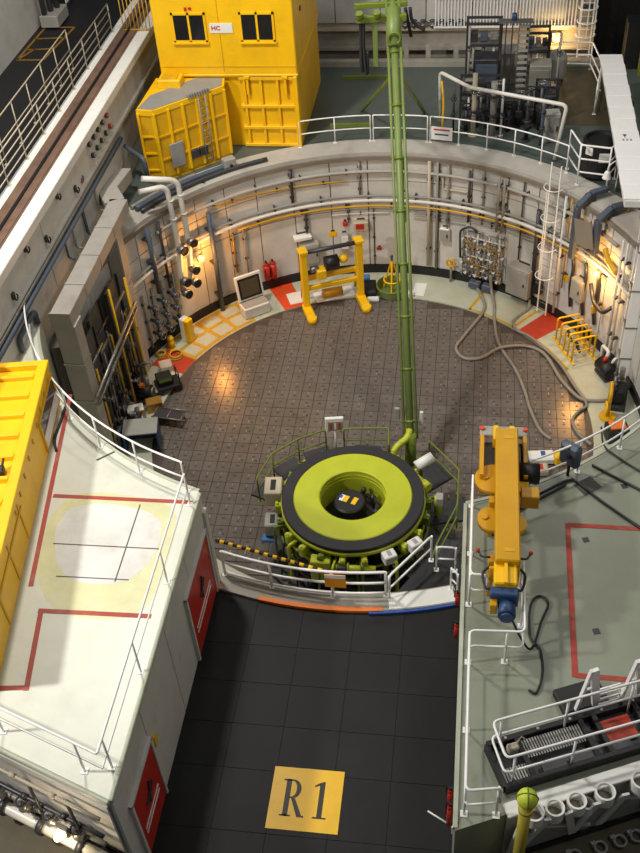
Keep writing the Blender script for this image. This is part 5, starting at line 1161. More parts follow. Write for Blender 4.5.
p = MB(); p.cyl((0, 0, 1.55), (0, 0, 1.72), 0.05, 10); p.ball((0, 0, 1.76), 0.07, 8); part(t, 'head', p, 'steel_dark')
for k, (x, y, d, m, lab) in enumerate(((-0.72, 8.25, (0.5, 0.9, 0.35), 'black', 'black case between the lifting frame and the green tub'), (-0.95, 8.75, (0.35, 0.35, 0.45), 'plastic_blue', 'blue bucket box behind the black case'), (1.0, 8.1, (0.26, 0.26, 0.18), 'white', 'small white block right of the green tub'), (-0.55, 7.66, (0.5, 0.2, 0.14), 'white', 'small white block in front of the black case'))):
    tt = thing('equipment_case', lab, 'case', (x, y, 0.024), 0.1)
    p = MB(); p.box((0, 0, d[2]/2), d, bev=0.03); part(tt, 'shell', p, m); p = MB(); p.box((0, 0, d[2]+0.01), (d[0]*0.9, d[1]*0.9, 0.03), bev=0.01); part(tt, 'lid', p, m)
# yellow rack of hoops
t = thing('hoop_rack', 'yellow steel rack of upright hoops on the right ring floor', 'rack', (7.42, 3.85, 0.024), rad(112))
for k in range(5):
    x = 0.12+k*0.36; p = MB(); p.tube(fillet([(x, -0.05, 0), (x, -0.05, 1.1), (x, -0.95, 1.1), (x, -0.95, 0)], 0.1), 0.04, 8); h_ = part(t, 'hoop', p, 'yellow')
    q = MB(); q.tube([(x, -0.05, 0.5), (x, -0.95, 0.5)], 0.028, 6); part(h_, 'mid_bar', q, 'yellow')
for y in (-0.05, -0.95):
    p = MB(); p.box((0.85, y, 0.04), (1.9, 0.07, 0.07)); part(t, 'base_bar', p, 'yellow')
for k in range(4):
    p = MB(); p.cyl((0.1+k*0.36, -0.35-0.1*(k % 2), 0.45), (0.4+k*0.36, -0.35-0.1*(k % 2), 0.55), 0.06, 8); part(t, 'stored_bar', p, 'black')
# bollard cabinet and yellow bits on the left
t = thing('post_cabinet', 'short cabinet with white and yellow faces on the left ring floor', 'cabinet', (-7.85, 4.62, 0.02), rad(-25))
p = MB(); p.box((-0.1, 0, 0.55), (0.22, 0.36, 1.10), bev=0.03); part(t, 'white_half', p, 'white'); p = MB(); p.box((0.12, 0, 0.55), (0.24, 0.36, 1.08), bev=0.03); part(t, 'yellow_half', p, 'yellow')
t = thing('yellow_lantern', 'small yellow beacon on the left ring floor', 'beacon', (-8.45, 4.15, 0.02))
p = MB(); p.cyl((0, 0, 0), (0, 0, 0.35), 0.17, 14, 0.13); part(t, 'base', p, 'yellow_dark'); p = MB(); p.ball((0, 0, 0.42), 0.14, 12); part(t, 'dome', p, 'yellow')
for k, (x, y, r, lab) in enumerate(((-8.75, 3.55, 0.2, 'coil of yellow hose beside the yellow beacon'), (-8.15, 3.55, 0.28, 'larger coil of yellow hose near the charge face'))):
    tt = thing('hose_coil', lab, 'hose', (x, y, 0.04)); 
    for j in range(3):
        p = MB(); p.torus((0.01*j, 0, 0.02+0.045*j), r-0.02*j, 0.03, 'Z', 20, 6); part(tt, 'loop', p, 'lime_dark' if j % 2 else 'yellow_dark')
mb = MB(); mb.box((-8.35, 2.75, 0.15), (0.5, 0.5, 0.3), rz=0.4, bev=0.03); solo('wrapped_bundle', 'pale wrapped bundle on the red patch at the left', 'bundle', mb, 'beige')
# hoses
for k, (pts, r, lab) in enumerate((
    ([(3.75, 8.72, 0.4), (3.78, 8.55, 0.15), (3.9, 8.3, 0.07), (4.07, 7.18, 0.07), (3.33, 5.47, 0.07), (3.0, 4.6, 0.07), (3.35, 3.98, 0.07), (4.0, 4.05, 0.07), (4.72, 4.59, 0.16), (5.75, 4.85, 0.07), (6.44, 4.37, 0.07), (7.0, 2.9, 0.07), (7.6, 1.9, 0.07), (8.1, 1.75, 0.08), (8.6, 1.8, 0.08)], 0.065, 'grey hose looping from the valve panel across to the right'),
    ([(4.28, 8.42, 0.9), (4.36, 8.3, 0.2), (4.48, 7.5, 0.07), (4.5, 6.4, 0.07), (4.68, 4.95, 0.05), (5.3, 3.4, 0.07), (5.62, 2.2, 0.07), (5.8, 1.2, 0.07), (6.13, 0.07, 0.07), (6.5, -0.4, 0.07)], 0.06, 'grey hose running straight down the right of the charge face'),
    ([(5.9, 7.6, 0.35), (5.85, 7.3, 0.1), (5.5, 6.85, 0.07), (5.25, 6.4, 0.07), (5.4, 5.85, 0.07), (5.95, 5.4, 0.07), (6.9, 4.0, 0.09), (7.45, 2.6, 0.09), (7.85, 1.55, 0.09), (7.55, 1.15, 0.07), (7.3, 0.6, 0.07), (7.5, -0.1, 0.07), (7.9, -0.6, 0.07)], 0.055, 'grey hose following the edge of the charge face at the right'))):
    mb = MB(); mb.tube(spline(pts, 7), r, 8); solo('hose', lab, 'hose', mb, 'hose_grey', 'grey hoses on the charge face')
# packs near the right block
for k, (x, y, d, m, lab) in enumerate(((6.1, -1.45, (0.95, 0.5, 0.3), 'white', 'white pack with blue print below the right arc handrail'), (6.0, -2.05, (0.7, 0.45, 0.28), 'beige', 'cream pack behind the amber hoist'), (5.35, -1.6, (0.5, 0.6, 0.5), 'black', 'black case beside the white pack'), (6.8, -1.5, (0.5, 0.4, 0.45), 'yellow', 'small yellow case right of the white pack'))):
    tt = thing('supply_pack', lab, 'pack', (x, y, 0.02), 0.12); p = MB(); p.box((0, 0, d[2]/2), d, bev=0.06); part(tt, 'wrap', p, m)
    if k < 2: p = MB(); p.box((0.08, 0, d[2]+0.003), (0.16, d[1]*0.6, 0.008)); part(tt, 'printed_mark', p, 'blue' if k == 0 else 'red')
# pumps and yellow pipework at the right edge of the ring floor
t = thing('pump_unit', 'black cylindrical pump with white pipes beside the yellow rack', 'pump', (8.66, 3.3, 0.02), rad(115))
p = MB(); p.cyl((-0.4, 0, 0.35), (0.4, 0, 0.35), 0.30, 18); part(t, 'body', p, 'black'); p = MB(); p.box((0, 0, 0.06), (0.8, 0.5, 0.12)); part(t, 'base', p, 'steel_dark')
p = MB(); p.tube(fillet([(0.3, -0.1, 0.5), (0.3, -0.2, 0.85), (0.75, -0.2, 0.85), (0.75, -0.2, 0.1)], 0.12), 0.07, 10); part(t, 'pipe', p, 'white'); p = MB(); p.tube(fillet([(-0.05, -0.15, 0.55), (-0.05, -0.3, 0.8), (-0.05, -0.4, 0.1)], 0.1), 0.06, 8); part(t, 'pipe', p, 'white')
p = MB(); p.ball((0.1, 0.05, 0.72), 0.10, 10); part(t, 'cap', p, 'red')
t = thing('yellow_pipe_stand', 'yellow pipe stand with valves at the right edge of the ring floor', 'pipe', (8.55, 0.95, 0.02))
p = MB(); p.tube(fillet([(0, 0, 0.0), (0, 0, 1.1), (0.1, 0.7, 1.1), (0.1, 0.7, 0)], 0.15), 0.07, 8); part(t, 'loop', p, 'yellow_dark')
p = MB(); p.torus((-0.1, -0.1, 0.55), 0.2, 0.04, 'X', 16, 6); part(t, 'hand_wheel', p, 'yellow'); p = MB(); p.lathe([(0.001, 0), (0.3, 0), (0.3, 0.06), (0.001, 0.06)], 18); part(t, 'base', p, 'yellow_dark')
t = thing('orange_case', 'orange topped black case at the right edge beyond the handrail', 'case', (8.75, -0.15, 0.02), 0.2)
p = MB(); p.box((0, 0, 0.3), (0.75, 0.6, 0.6), bev=0.04); part(t, 'shell', p, 'black'); p = MB(); p.box((0, 0, 0.63), (0.55, 0.42, 0.08), bev=0.02); part(t, 'lid', p, 'orange')
t = thing('pump_unit', 'dark pump skid with steel valves at the right edge', 'pump', (9.0, 1.9, 0.02), rad(80))
p = MB(); p.box((0, 0, 0.1), (1.3, 0.6, 0.2), bev=0.02); part(t, 'base', p, 'steel_dark'); p = MB(); p.cyl((-0.5, 0, 0.5), (0.2, 0, 0.5), 0.27, 16); part(t, 'motor', p, 'black')
p = MB(); p.cyl((0.2, 0, 0.5), (0.55, 0, 0.5), 0.2, 14); p.cyl((0.4, 0, 0.5), (0.4, 0, 1.2), 0.1, 12); part(t, 'pump_body', p, 'steel')
for k in range(4):
    p = MB(); p.cyl((-0.5+k*0.3, 0.2, 0.2), (-0.5+k*0.3, 0.2, 1.1+0.15*k), 0.05, 8); p.ball((-0.5+k*0.3, 0.2, 0.9), 0.1, 8); part(t, 'valve', p, 'steel' if k % 2 else 'steel_dark')
t = thing('support_column', 'tall white steel column at the right edge of the well', 'column', (9.2, 3.15, 0.02))
p = MB(); p.box((0, 0, 3.70), (0.10, 0.55, 7.4)); part(t, 'web', p, 'trunk_blue')
for s in (-1, 1):
    p = MB(); p.box((0, 0.26*s, 3.70), (0.40, 0.08, 7.4), bev=0.01); part(t, 'flange', p, 'rail_white')
for z in (1.2, 2.6, 4.2, 5.8):
    p = MB(); p.box((0, 0, z), (0.46, 0.64, 0.06)); part(t, 'strap', p, 'steel')

# ================================================================== WHITE CABLE DUCT and right platform
t = thing('cable_duct', 'long white cable duct with stepped covers running along the right side', 'duct', (8.7, 9.0, 7.45))
p = MB(); p.box((0, -0.3, 0.12), (0.80, 11.4, 0.24), bev=0.01); part(t, 'trough', p, 'white')
for k in range(12):
    p = MB(); p.box((0.015*(k % 2), 4.85-k*0.94, 0.27+0.012*(k % 2)), (0.90, 0.92, 0.06), bev=0.01); part(t, 'cover', p, 'rail_white')
p = MB(); p.box((-0.05, -1.6, 0.312), (0.12, 0.10, 0.006)); p.box((-0.05, -1.72, 0.312), (0.03, 0.16, 0.006)); part(t, 'printed_mark', p, 'black')
p = MB()
for k in range(3): p.box((-0.02+0.13*k-0.1, -1.95, 0.312), (0.07, 0.14, 0.006))
part(t, 'printed_mark', p, 'box_grey')
for y in (4.4, 1.2, -2.2, -5.6):
    p = MB(); p.box((0.5, y, -0.72 if y > -4 else -0.05), (0.10, 0.10, 1.9 if y > -4 else 0.5)); p.box((0.2, y, 0.0), (0.7, 0.10, 0.10)); part(t, 'support', p, 'steel_dark')
t = thing('black_drum', 'large black drum with a white label inside the rail cage at the right rim', 'drum', (8.0, 8.35, ZU+0.04))
p = MB(); p.lathe([(0.001, 0), (0.62, 0), (0.66, 0.1), (0.66, 1.35), (0.62, 1.42), (0.55, 1.42), (0.52, 1.3), (0.001, 1.3)], 32); part(t, 'shell', p, 'black')
p = MB(); p.box((0.12, -0.665, 0.95), (0.42, 0.02, 0.36)); part(t, 'paper_label', p, 'white'); p = MB(); p.box((-0.45, -0.52, 1.15), (0.30, 0.02, 0.30), rz=-0.7); part(t, 'paper_label', p, 'white')
railing('white rail cage around the black drum on the right rim', [(6.9, 8.6), (7.2, 7.45), (8.25, 7.2), (8.6, 7.9)], ZU+0.04, 1.6, [(6.9, 8.6), (7.2, 7.45), (8.25, 7.2), (8.6, 7.9)], r=0.035, mids=(0.66, 0.33))
t = thing('hanging_lamp', 'white bell lamp on a curved arm beside the black drum', 'lamp', (8.35, 6.95, ZU+0.04))
p = MB(); p.tube(spline([(0.2, 0.1, 0), (0.22, 0.1, 0.9), (0.1, 0.0, 1.25), (-0.15, -0.1, 1.1), (-0.18, -0.1, 0.9)], 6), 0.025, 7); part(t, 'arm', p, 'rail_white'); p = MB(); p.lathe([(0.03, 0.92), (0.10, 0.85), (0.17, 0.62), (0.13, 0.60), (0.02, 0.62)], 18, (-0.18, -0.1, 0)); part(t, 'shade', p, 'rail_white')
t = thing('rim_ladder', 'bent white ladder rail at the far right of the rim', 'ladder', (8.75, 6.3, ZU+0.04))
p = MB(); p.tube(fillet([(0, 0, 0), (0, 0.1, 1.3), (-0.2, 0.4, 1.5)], 0.1), 0.03, 7); p2_ = part(t, 'stile', p, 'rail_white'); p = MB(); p.tube(fillet([(0.15, -0.5, 0), (0.15, -0.4, 1.0), (0, 0.1, 1.3)], 0.1), 0.03, 7); part(t, 'stile', p, 'rail_white')
mb = MB(); mb.tube(fillet([(8.9, 5.6, ZU+0.05), (8.9, 5.6, ZU+0.7), (9.3, 5.1, ZU+0.7), (9.3, 5.1, ZU+0.05)], 0.1), 0.06, 8); solo('yellow_hoop', 'low yellow hoop guard at the right rim', 'guard', mb, 'yellow_dark')

# bent white pipe over the far handrail
p_ = [Vector((1.95, 12.45, 5.75)), Vector((1.9, 12.35, 7.9)), Vector((3.11, 10.95, 7.9)), Vector((6.72, 9.40, 7.92)), Vector((6.45, 9.25, 5.78))]
mb = MB(); mb.tube(fillet(p_, 0.22, 5), 0.075, 12); solo('arch_pipe', 'bent white pipe arching over the far handrail', 'pipe', mb, 'pipe_white')
tt = thing('warning_sign', 'white sign with red heading hung on the far handrail', 'sign', pol(10.70, 78.8, ZU+0.22), inw(78.8))
p = MB(); p.box((0, 0.02, 0.28), (0.86, 0.02, 0.55)); bd = part(tt, 'board', p, 'white')
for z, m, w_ in ((0.44, 'red', 0.66), (0.24, 'blue_dark', 0.56)):
    q = MB(); q.box((0, 0.035, z), (w_, 0.008, 0.06)); part(bd, 'lettering', q, m)
mb = MB(); mb.tube(spline([(2.05, 10.9, ZU+0.1), (2.1, 11.1, ZU+1.4), (2.0, 11.5, ZU+2.2)], 5), 0.05, 7); solo('yellow_hook', 'slim yellow hook bar beside the far handrail sign', 'hook', mb, 'yellow_dark')

# ================================================================== FAR PLANT behind the handrail
def cab(label, x, y, d, m, rz=0.0, door='box_grey'):
    tt = thing('plant_cabinet', label, 'cabinet', (x, y, ZU), rz); p = MB(); p.box((0, 0, d[2]/2), d, bev=0.03); part(tt, 'case', p, m)
    p = MB(); p.box((0, -d[1]/2-0.012, d[2]/2), (d[0]*0.8, 0.025, d[2]*0.8), bev=0.01); dd = part(tt, 'door', p, door); q = MB(); q.box((d[0]*0.3, -d[1]/2-0.04, d[2]*0.5), (0.05, 0.05, 0.2)); part(dd, 'handle', q, 'black')
cab('dark steel cabinet left of the tall cable ladder', 3.75, 14.6, (1.1, 0.9, 1.9), 'steel_dark', 0, 'trunk_blue')
cab('grey steel cabinet right of the tall cable ladder', 5.95, 14.4, (0.9, 0.8, 1.7), 'pipe_grey', 0, 'pipe_grey')
cab('low dark cabinet in front of the tall cable ladder', 4.9, 12.6, (1.5, 0.8, 1.1), 'steel_dark', 0, 'steel_dark')
cab('pale grey cabinet near the arched white pipe', 6.35, 11.0, (0.6, 0.5, 1.2), 'box_grey', 0.1, 'box_grey')
t = thing('cable_ladder', 'tall ladder shaped cable rack among the far plant', 'cable rack', (4.75, 14.15, ZU))
for x in (-0.55, -0.3, -0.05, 0.22, 0.62):
    p = MB(); p.box((x, 0, 1.75), (0.05, 0.10, 3.5)); part(t, 'upright', p, 'steel' if x > 0 else 'steel_dark')
for k in range(12):
    p = MB(); p.box((0.42, -0.02, 0.55+k*0.25), (0.40, 0.10, 0.09)); part(t, 'rung', p, 'box_grey')
p = MB(); p.box((0.05, 0, 3.5), (1.35, 0.3, 0.08)); part(t, 'top_tray', p, 'steel'); p = MB(); p.cyl((0.0, 0, 3.5), (0, 0, 3.8), 0.10, 10); part(t, 'beacon', p, 'blue_dark')
p = MB(); p.box((0.05, -0.1, 0.4), (1.5, 0.3, 0.08)); part(t, 'bottom_tray', p, 'beige')
for k, (x, y, h, r, m, lab) in enumerate(((3.3, 11.3, 2.6, 0.10, 'beige', 'beige pipe column left behind the curved far handrail'), (4.05, 11.2, 2.3, 0.13, 'pipe_grey', 'broad grey pipe column behind the curved far handrail'), (4.4, 11.25, 2.4, 0.05, 'pipe_white', 'slim white pipe column behind the curved far handrail'), (5.4, 10.9, 2.0, 0.09, 'steel_dark', 'dark pipe column behind the curved far handrail'), (5.95, 10.4, 1.9, 0.07, 'trunk_blue', 'blue grey pipe column behind the curved far handrail'), (3.0, 13.9, 3.4, 0.05, 'pipe_grey', 'tall thin post at the left of the far plant'), (6.6, 13.7, 3.2, 0.05, 'pipe_grey', 'tall thin post beside the grey vessel'), (2.5, 11.6, 2.0, 0.04, 'steel_dark', 'thin dark post beside the far handrail sign'))):
    tt = thing('pipe_column', lab, 'pipe', (x, y, ZU)); p = MB(); p.cyl((0, 0, 0), (0, 0, h), r, 12); part(tt, 'tube', p, m)
    p = MB(); p.cyl((0, 0, 0), (0, 0, 0.06), r*1.9, 14); part(tt, 'base_flange', p, m)
    for j in range(2):
        q = MB(); z = h*(0.4+0.35*j); q.cyl((0, 0, z), (0, 0, z+0.08), r*1.7, 12); q.cyl((0, -r, z+0.04), (0, -r-0.2, z+0.04), 0.03, 6); q.torus((0, -r-0.2, z+0.04), 0.10, 0.02, 'Y', 12, 5); part(tt, 'valve', q, 'steel_dark')
for k in range(9):
    x = 3.0+k*0.42; y = 11.72+0.35*((k*7) % 4)/3; h = 0.9+0.3*((k*5) % 4)
    tt = thing('process_valve', '%s dark process valve from the left behind the curved far handrail' % ('first', 'second', 'third', 'fourth', 'fifth', 'sixth', 'seventh', 'eighth', 'ninth')[k], 'valve', (x, y, ZU), 0.3*k, 'process valves behind the far handrail')
    p = MB(); p.cyl((0, 0, 0), (0, 0, h), 0.09, 10); p.box((0, 0, h*0.5), (0.34, 0.28, 0.30), bev=0.03); part(tt, 'body', p, 'steel_dark')
    p = MB(); p.cyl((0, 0, h), (0, 0, h+0.2), 0.03, 6); p.torus((0, 0, h+0.2), 0.17, 0.028, 'Z', 16, 5); part(tt, 'hand_wheel', p, 'steel' if k % 2 else 'black')
t = thing('vessel', 'grey upright vessel below the amber lamp on the far floor', 'vessel', (6.75, 16.2, ZU))
p = MB(); p.lathe([(0.001, 0.25), (0.36, 0.25), (0.42, 0.32), (0.42, 1.15), (0.30, 1.34), (0.001, 1.40)], 28); part(t, 'shell', p, 'box_grey')
for k in range(3):
    a = rad(30+120*k); p = MB(); p.cyl((0.33*math.cos(a), 0.33*math.sin(a), 0), (0.33*math.cos(a), 0.33*math.sin(a), 0.42), 0.04, 8); part(t, 'leg', p, 'steel_dark')
p = MB(); p.cyl((0, 0, 1.36), (0, 0, 1.5), 0.06, 10); part(t, 'outlet', p, 'steel')
mb = MB(); mb.box((4.3, 16.5, ZU+0.7), (1.6, 1.0, 1.4), bev=0.04); solo('plant_block', 'square grey plant block behind the tall cable ladder', 'plant', mb, 'pipe_grey')
railing('white handrail around the far right corner of the far floor', [(6.9, 17.6), (8.3, 17.5), (8.55, 15.4), (8.2, 13.2)], ZU, 1.2, [(6.9, 17.6), (8.3, 17.5), (8.55, 15.4), (8.2, 13.2)], r=0.035, mids=(0.55, 0.2))
# caged ladder on the far wall
t = thing('caged_ladder', 'white caged ladder on the far wall at the top right', 'ladder', (8.12, 19.4, 4.4))
for s in (-1, 1):
    p = MB(); p.bar((0.26*s, 0, 0), (0.26*s, 0, 4.6), 0.06, 0.04); part(t, 'stile', p, 'rail_white')
for k in range(15):
    p = MB(); p.cyl((-0.26, 0, 0.2+k*0.3), (0.26, 0, 0.2+k*0.3), 0.016, 6); part(t, 'rung', p, 'rail_white')
for k in range(4):
    p = MB(); p.torus((0, -0.05, 2.1+k*0.62), 0.42, 0.03, 'Z', 18, 5, 160, 380); part(t, 'safety_hoop', p, 'rail_white')
for k in (-1, 0, 1):
    p = MB(); p.bar((0.34*k, -0.05-0.42*math.cos(k*0.95), 2.1), (0.34*k, -0.05-0.42*math.cos(k*0.95), 4.0), 0.05, 0.02); part(t, 'hoop_strap', p, 'rail_white')
p = MB(); p.box((0, 0.25, 3.2), (0.5, 0.5, 0.08)); part(t, 'wall_tie', p, 'steel_dark')
# balustrade on the far ledge
t = thing('balustrade', 'white barred balustrade along the top of the far wall', 'balustrade', (1.4, 19.7, 6.66))
for k in range(44):
    p = MB(); p.box((k*0.145, 0, 0.75), (0.05, 0.04, 1.4)); part(t, 'bar', p, 'rail_white')
for z in (0.08, 1.45):
    p = MB(); p.box((3.12, 0, z), (6.4, 0.07, 0.07)); part(t, 'rail', p, 'rail_white')
for k in range(7):
    x = -0.2+k*0.42; tt = thing('ledge_valve', '%s small valve from the left on the far wall ledge' % ('first', 'second', 'third', 'fourth', 'fifth', 'sixth', 'seventh')[k], 'valve', (x+0.2, 19.81, 6.65), 0, 'small valves on the far ledge')
    p = MB(); p.cyl((-0.14, 0, 0.14), (0.14, 0, 0.14), 0.07, 8); p.cyl((0, 0, 0), (0, 0, 0.34), 0.05, 8); part(tt, 'body', p, 'steel'); p = MB(); p.torus((0, 0, 0.36), 0.12, 0.025, 'Z', 12, 5); part(tt, 'hand_wheel', p, 'steel_dark')
for k, x in enumerate((0.15, 1.15, 2.4)):
    mb = MB(); mb.box((x, 18.4, 5.35), (0.22, 0.22, 2.2)); solo('trench_post', ('left', 'middle', 'right')[k]+' of three grey posts in the far trench right of the mast', 'post', mb, 'concrete', 'posts in the far trench')
mb = MB(); mb.box((1.7, 18.9, 5.55), (23.2, 0.12, 0.14)); solo('trench_beam', 'long steel beam along the far trench', 'beam', mb, 'steel')
for k, (x, lab) in enumerate(((10.4, 'dark green post of the far right frame, left one'), (11.4, 'dark green post of the far right frame, right one'))):
    mb = MB(); mb.box((x, 17.0, 8.0), (0.25, 0.25, 5.0)); solo('frame_post', lab, 'post', mb, 'lime_dark')
mb = MB(); mb.bar((10.6, 16.6, 9.0), (11.6, 13.0, 7.6), 0.3, 0.3); solo('frame_brace', 'slanting green beam at the top right edge', 'beam', mb, 'mast_green')
mb = MB(); mb.box((11.5, 15.8, 7.4), (0.9, 0.9, 3.4), bev=0.05); solo('white_column', 'pale column at the top right corner', 'column', mb, 'white')
mb = MB(); mb.box((10.6, 18.0, 6.7), (1.8, 1.0, 2.0)); solo('dark_plant', 'black plant housing at the top right beyond the caged ladder', 'plant', mb, 'black')

# ================================================================== LEFT WALL FITTINGS AND RUNWAY
railing('pale four bar handrail along the crane runway', [(-11.42, -1.5), (-11.42, 12.6)], 9.5, 1.15, [(-11.42, -1.4+1.75*k) for k in range(9)], mids=(0.75, 0.5, 0.25), ends=False, r=0.024, mats='beige')
railing('pale handrail on the far side of the black walkway', [(-12.45, 1.0), (-12.45, 10.3)], 9.0, 1.55, [(-12.45, 1.1+1.53*k) for k in range(7)], mids=(0.5,), ends=True, r=0.024, mats='beige')
t = thing('runway_gate', 'yellow barred gate at the end of the crane runway', 'gate', (-10.95, 12.7, 9.51))
for k in range(8):
    p = MB(); p.cyl((k*0.16, 0, 0), (k*0.16, 0, 1.3), 0.022, 6); part(t, 'bar', p, 'line_yellow')
for z in (0.06, 1.3):
    p = MB(); p.cyl((0, 0, z), (1.12, 0, z), 0.025, 6); part(t, 'rail', p, 'line_yellow')
t = thing('floor_marking', 'orange cross marked rectangle painted on the black walkway', 'floor marking', (-14.5, 12.7, 9.001))
for (x0, y0), (x1, y1) in (((-0.6, -1.6), (0.5, -1.6)), ((0.5, -1.6), (0.8, 1.7)), ((0.8, 1.7), (-0.5, 1.7)), ((-0.5, 1.7), (-0.6, -1.6)), ((-0.55, -0.6), (0.6, -0.5)), ((-0.55, 0.5), (0.7, 0.6)), ((-0.6, -1.6), (-0.2, -0.5))):
    p = MB(); p.bar((x0, y0, 0.006), (x1, y1, 0.006), 0.10, 0.01); part(t, 'painted_line', p, 'mark_amber')
t = thing('wall_plant', 'dark pipe rack against the light outer wall at the top left', 'pipe rack', (-14.9, 14.9, 9.0))
for k in range(3):
    p = MB(); p.cyl((0.15*k, -0.5+0.4*k, 0), (0.15*k, -0.5+0.4*k, 3.0), 0.12, 10); part(t, 'tube', p, 'steel_dark')
p = MB(); p.box((0.2, 0, 0.3), (0.8, 1.4, 0.5), bev=0.03); part(t, 'base', p, 'box_grey')
t = thing('wall_poster', 'white poster with a red emblem on the outer wall at the top left', 'poster', (-14.55, 16.8, 9.35))
p = MB(); p.box((0, 0, 0.6), (0.04, 1.3, 1.2)); part(t, 'sheet', p, 'white'); p = MB(); p.box((0.03, -0.1, 0.65), (0.02, 0.5, 0.6), rot=Matrix.Rotation(0.5, 3, 'X')); part(t, 'emblem', p, 'red')
# rows of wall plugs
for k in range(10):
    y = 4.2+(k % 5)*0.55; z = 8.95 if k < 5 else 8.45
    tt = thing('wall_plug', '%s plug from the front in the %s row on the runway wall' % (('first', 'second', 'third', 'fourth', 'fifth')[k % 5], 'upper' if k < 5 else 'lower'), 'plug', (-10.06, y+(0.15 if k >= 5 else 0), z), -PI/2, 'plugs on the runway wall')
    p = MB(); p.cyl((0, 0, 0), (0, 0.12, 0), 0.10, 12); part(tt, 'socket', p, 'steel_dark' if k not in (4, 9) else 'patch_red')
    p = MB(); p.torus((0, 0.13, 0), 0.07, 0.02, 'Y', 12, 5); part(tt, 'ring', p, 'box_grey')
for k in range(5):
    y = -4.0+k*1.55; z = 9.0 if k % 2 else 8.35
    tt = thing('wall_hook', '%s dark hook from the front on the runway wall' % ('first', 'second', 'third', 'fourth', 'fifth')[k], 'hook', (-10.06, y, z), -PI/2, 'hooks on the runway wall')
    p = MB(); p.box((0, 0.03, 0), (0.16, 0.06, 0.2)); part(tt, 'plate', p, 'steel_dark'); p = MB(); p.torus((0, 0.12, -0.05), 0.09, 0.025, 'Y', 14, 5, 120, 400); part(tt, 'hook', p, 'black')
pipe('wall_trunking', 'dark blue trunking running along the runway wall', 'trunking', [(-9.95, -9.0, 7.62), (-9.95, -1.0, 7.62), (-9.95, 7.2, 7.62)], 0.10, 'trunk_blue', 6)
pipe('wall_trunking', 'thin steel pipe above the dark blue trunking', 'pipe', [(-9.98, -9.0, 7.86), (-9.98, 7.2, 7.86)], 0.045, 'pipe_grey', 8)
for k, (y, z0) in enumerate(((0.2, 6.9), (1.0, 6.8), (2.2, 6.6), (3.6, 6.7))):
    mb = MB(); mb.tube(fillet([(-9.97, y, 7.6), (-9.97, y, z0), (-9.75, y, z0-0.05)], 0.08), 0.04 if k != 2 else 0.06, 7); solo('drop_pipe', ('first', 'second', 'third', 'fourth')[k]+' drop pipe from the front below the dark trunking', 'pipe', mb, 'trunk_blue' if k % 2 == 0 else 'pipe_grey', 'drop pipes on the runway wall')
mb = MB(); mb.tube(fillet([(-9.95, -3.2, 6.75), (-9.95, -3.2, 7.2), (-9.95, -4.6, 7.2), (-9.95, -4.6, 6.75)], 0.15), 0.09, 8); solo('wall_loop_pipe', 'dark hoop pipe at the foot of the runway wall', 'pipe', mb, 'trunk_blue')
tt = thing('hazard_sticker', 'small blue and red hazard sticker on the runway wall', 'sticker', (-10.055, 3.0, 8.12)); p = MB(); p.box((0, 0.08, 0.12), (0.02, 0.2, 0.16), rot=Matrix.Rotation(0.8, 3, 'X')); part(tt, 'blue_half', p, 'blue'); p = MB(); p.box((0.005, -0.06, 0.10), (0.02, 0.16, 0.16), rot=Matrix.Rotation(0.8, 3, 'X')); part(tt, 'red_half', p, 'red')
mb = MB(); mb.tube(fillet([(-9.9, 7.4, 7.2), (-9.5, 6.9, 7.25), (-8.9, 6.4, 7.2), (-8.9, 6.4, 6.3)], 0.25), 0.09, 8); solo('elbow_pipe', 'dark elbow pipe behind the ventilation duct', 'pipe', mb, 'trunk_blue')
# steel frames and boxes that crowd the far plant
for k, (x0, x1, y, h, lab) in enumerate(((2.9, 4.3, 15.6, 3.0, 'dark steel frame at the left of the far plant'), (5.4, 6.3, 15.6, 2.6, 'dark steel frame behind the grey steel cabinet'), (2.75, 4.4, 12.9, 1.7, 'low dark steel frame in front of the far plant'), (5.78, 6.6, 12.7, 1.6, 'low dark steel frame right of the far plant'))):
    tt = thing('instrument_rack', lab, 'rack', ((x0+x1)/2, y, ZU), 0, 'dark steel frames in the far plant'); hw = (x1-x0)/2
    for sx in (-hw, hw):
        for sy in (-0.35, 0.35):
            p = MB(); p.box((sx, sy, h/2), (0.09, 0.09, h)); part(tt, 'post', p, 'steel_dark')
    for z in (h*0.35, h*0.7, h):
        for sy in (-0.35, 0.35):
            p = MB(); p.box((0, sy, z-0.05), (2*hw, 0.08, 0.09)); part(tt, 'beam', p, 'steel_dark')
    p = MB(); p.box((0, 0, h*0.7), (2*hw-0.1, 0.6, 0.05)); part(tt, 'shelf', p, 'steel')
    for j in range(3):
        p = MB(); p.box((-hw*0.6+hw*0.6*j, 0, h*0.7+0.22), (hw*0.45, 0.4, 0.38-0.08*j), bev=0.02); part(tt, 'instrument', p, ('steel_dark', 'trunk_blue', 'pipe_grey')[(j+k) % 3])
        p = MB(); p.cyl((-hw*0.6+hw*0.6*j, -0.3, 0), (-hw*0.6+hw*0.6*j, -0.3, h*0.68), 0.05, 8); part(tt, 'drop_pipe', p, ('pipe_grey', 'steel_dark', 'pipe_white')[(j+k) % 3])
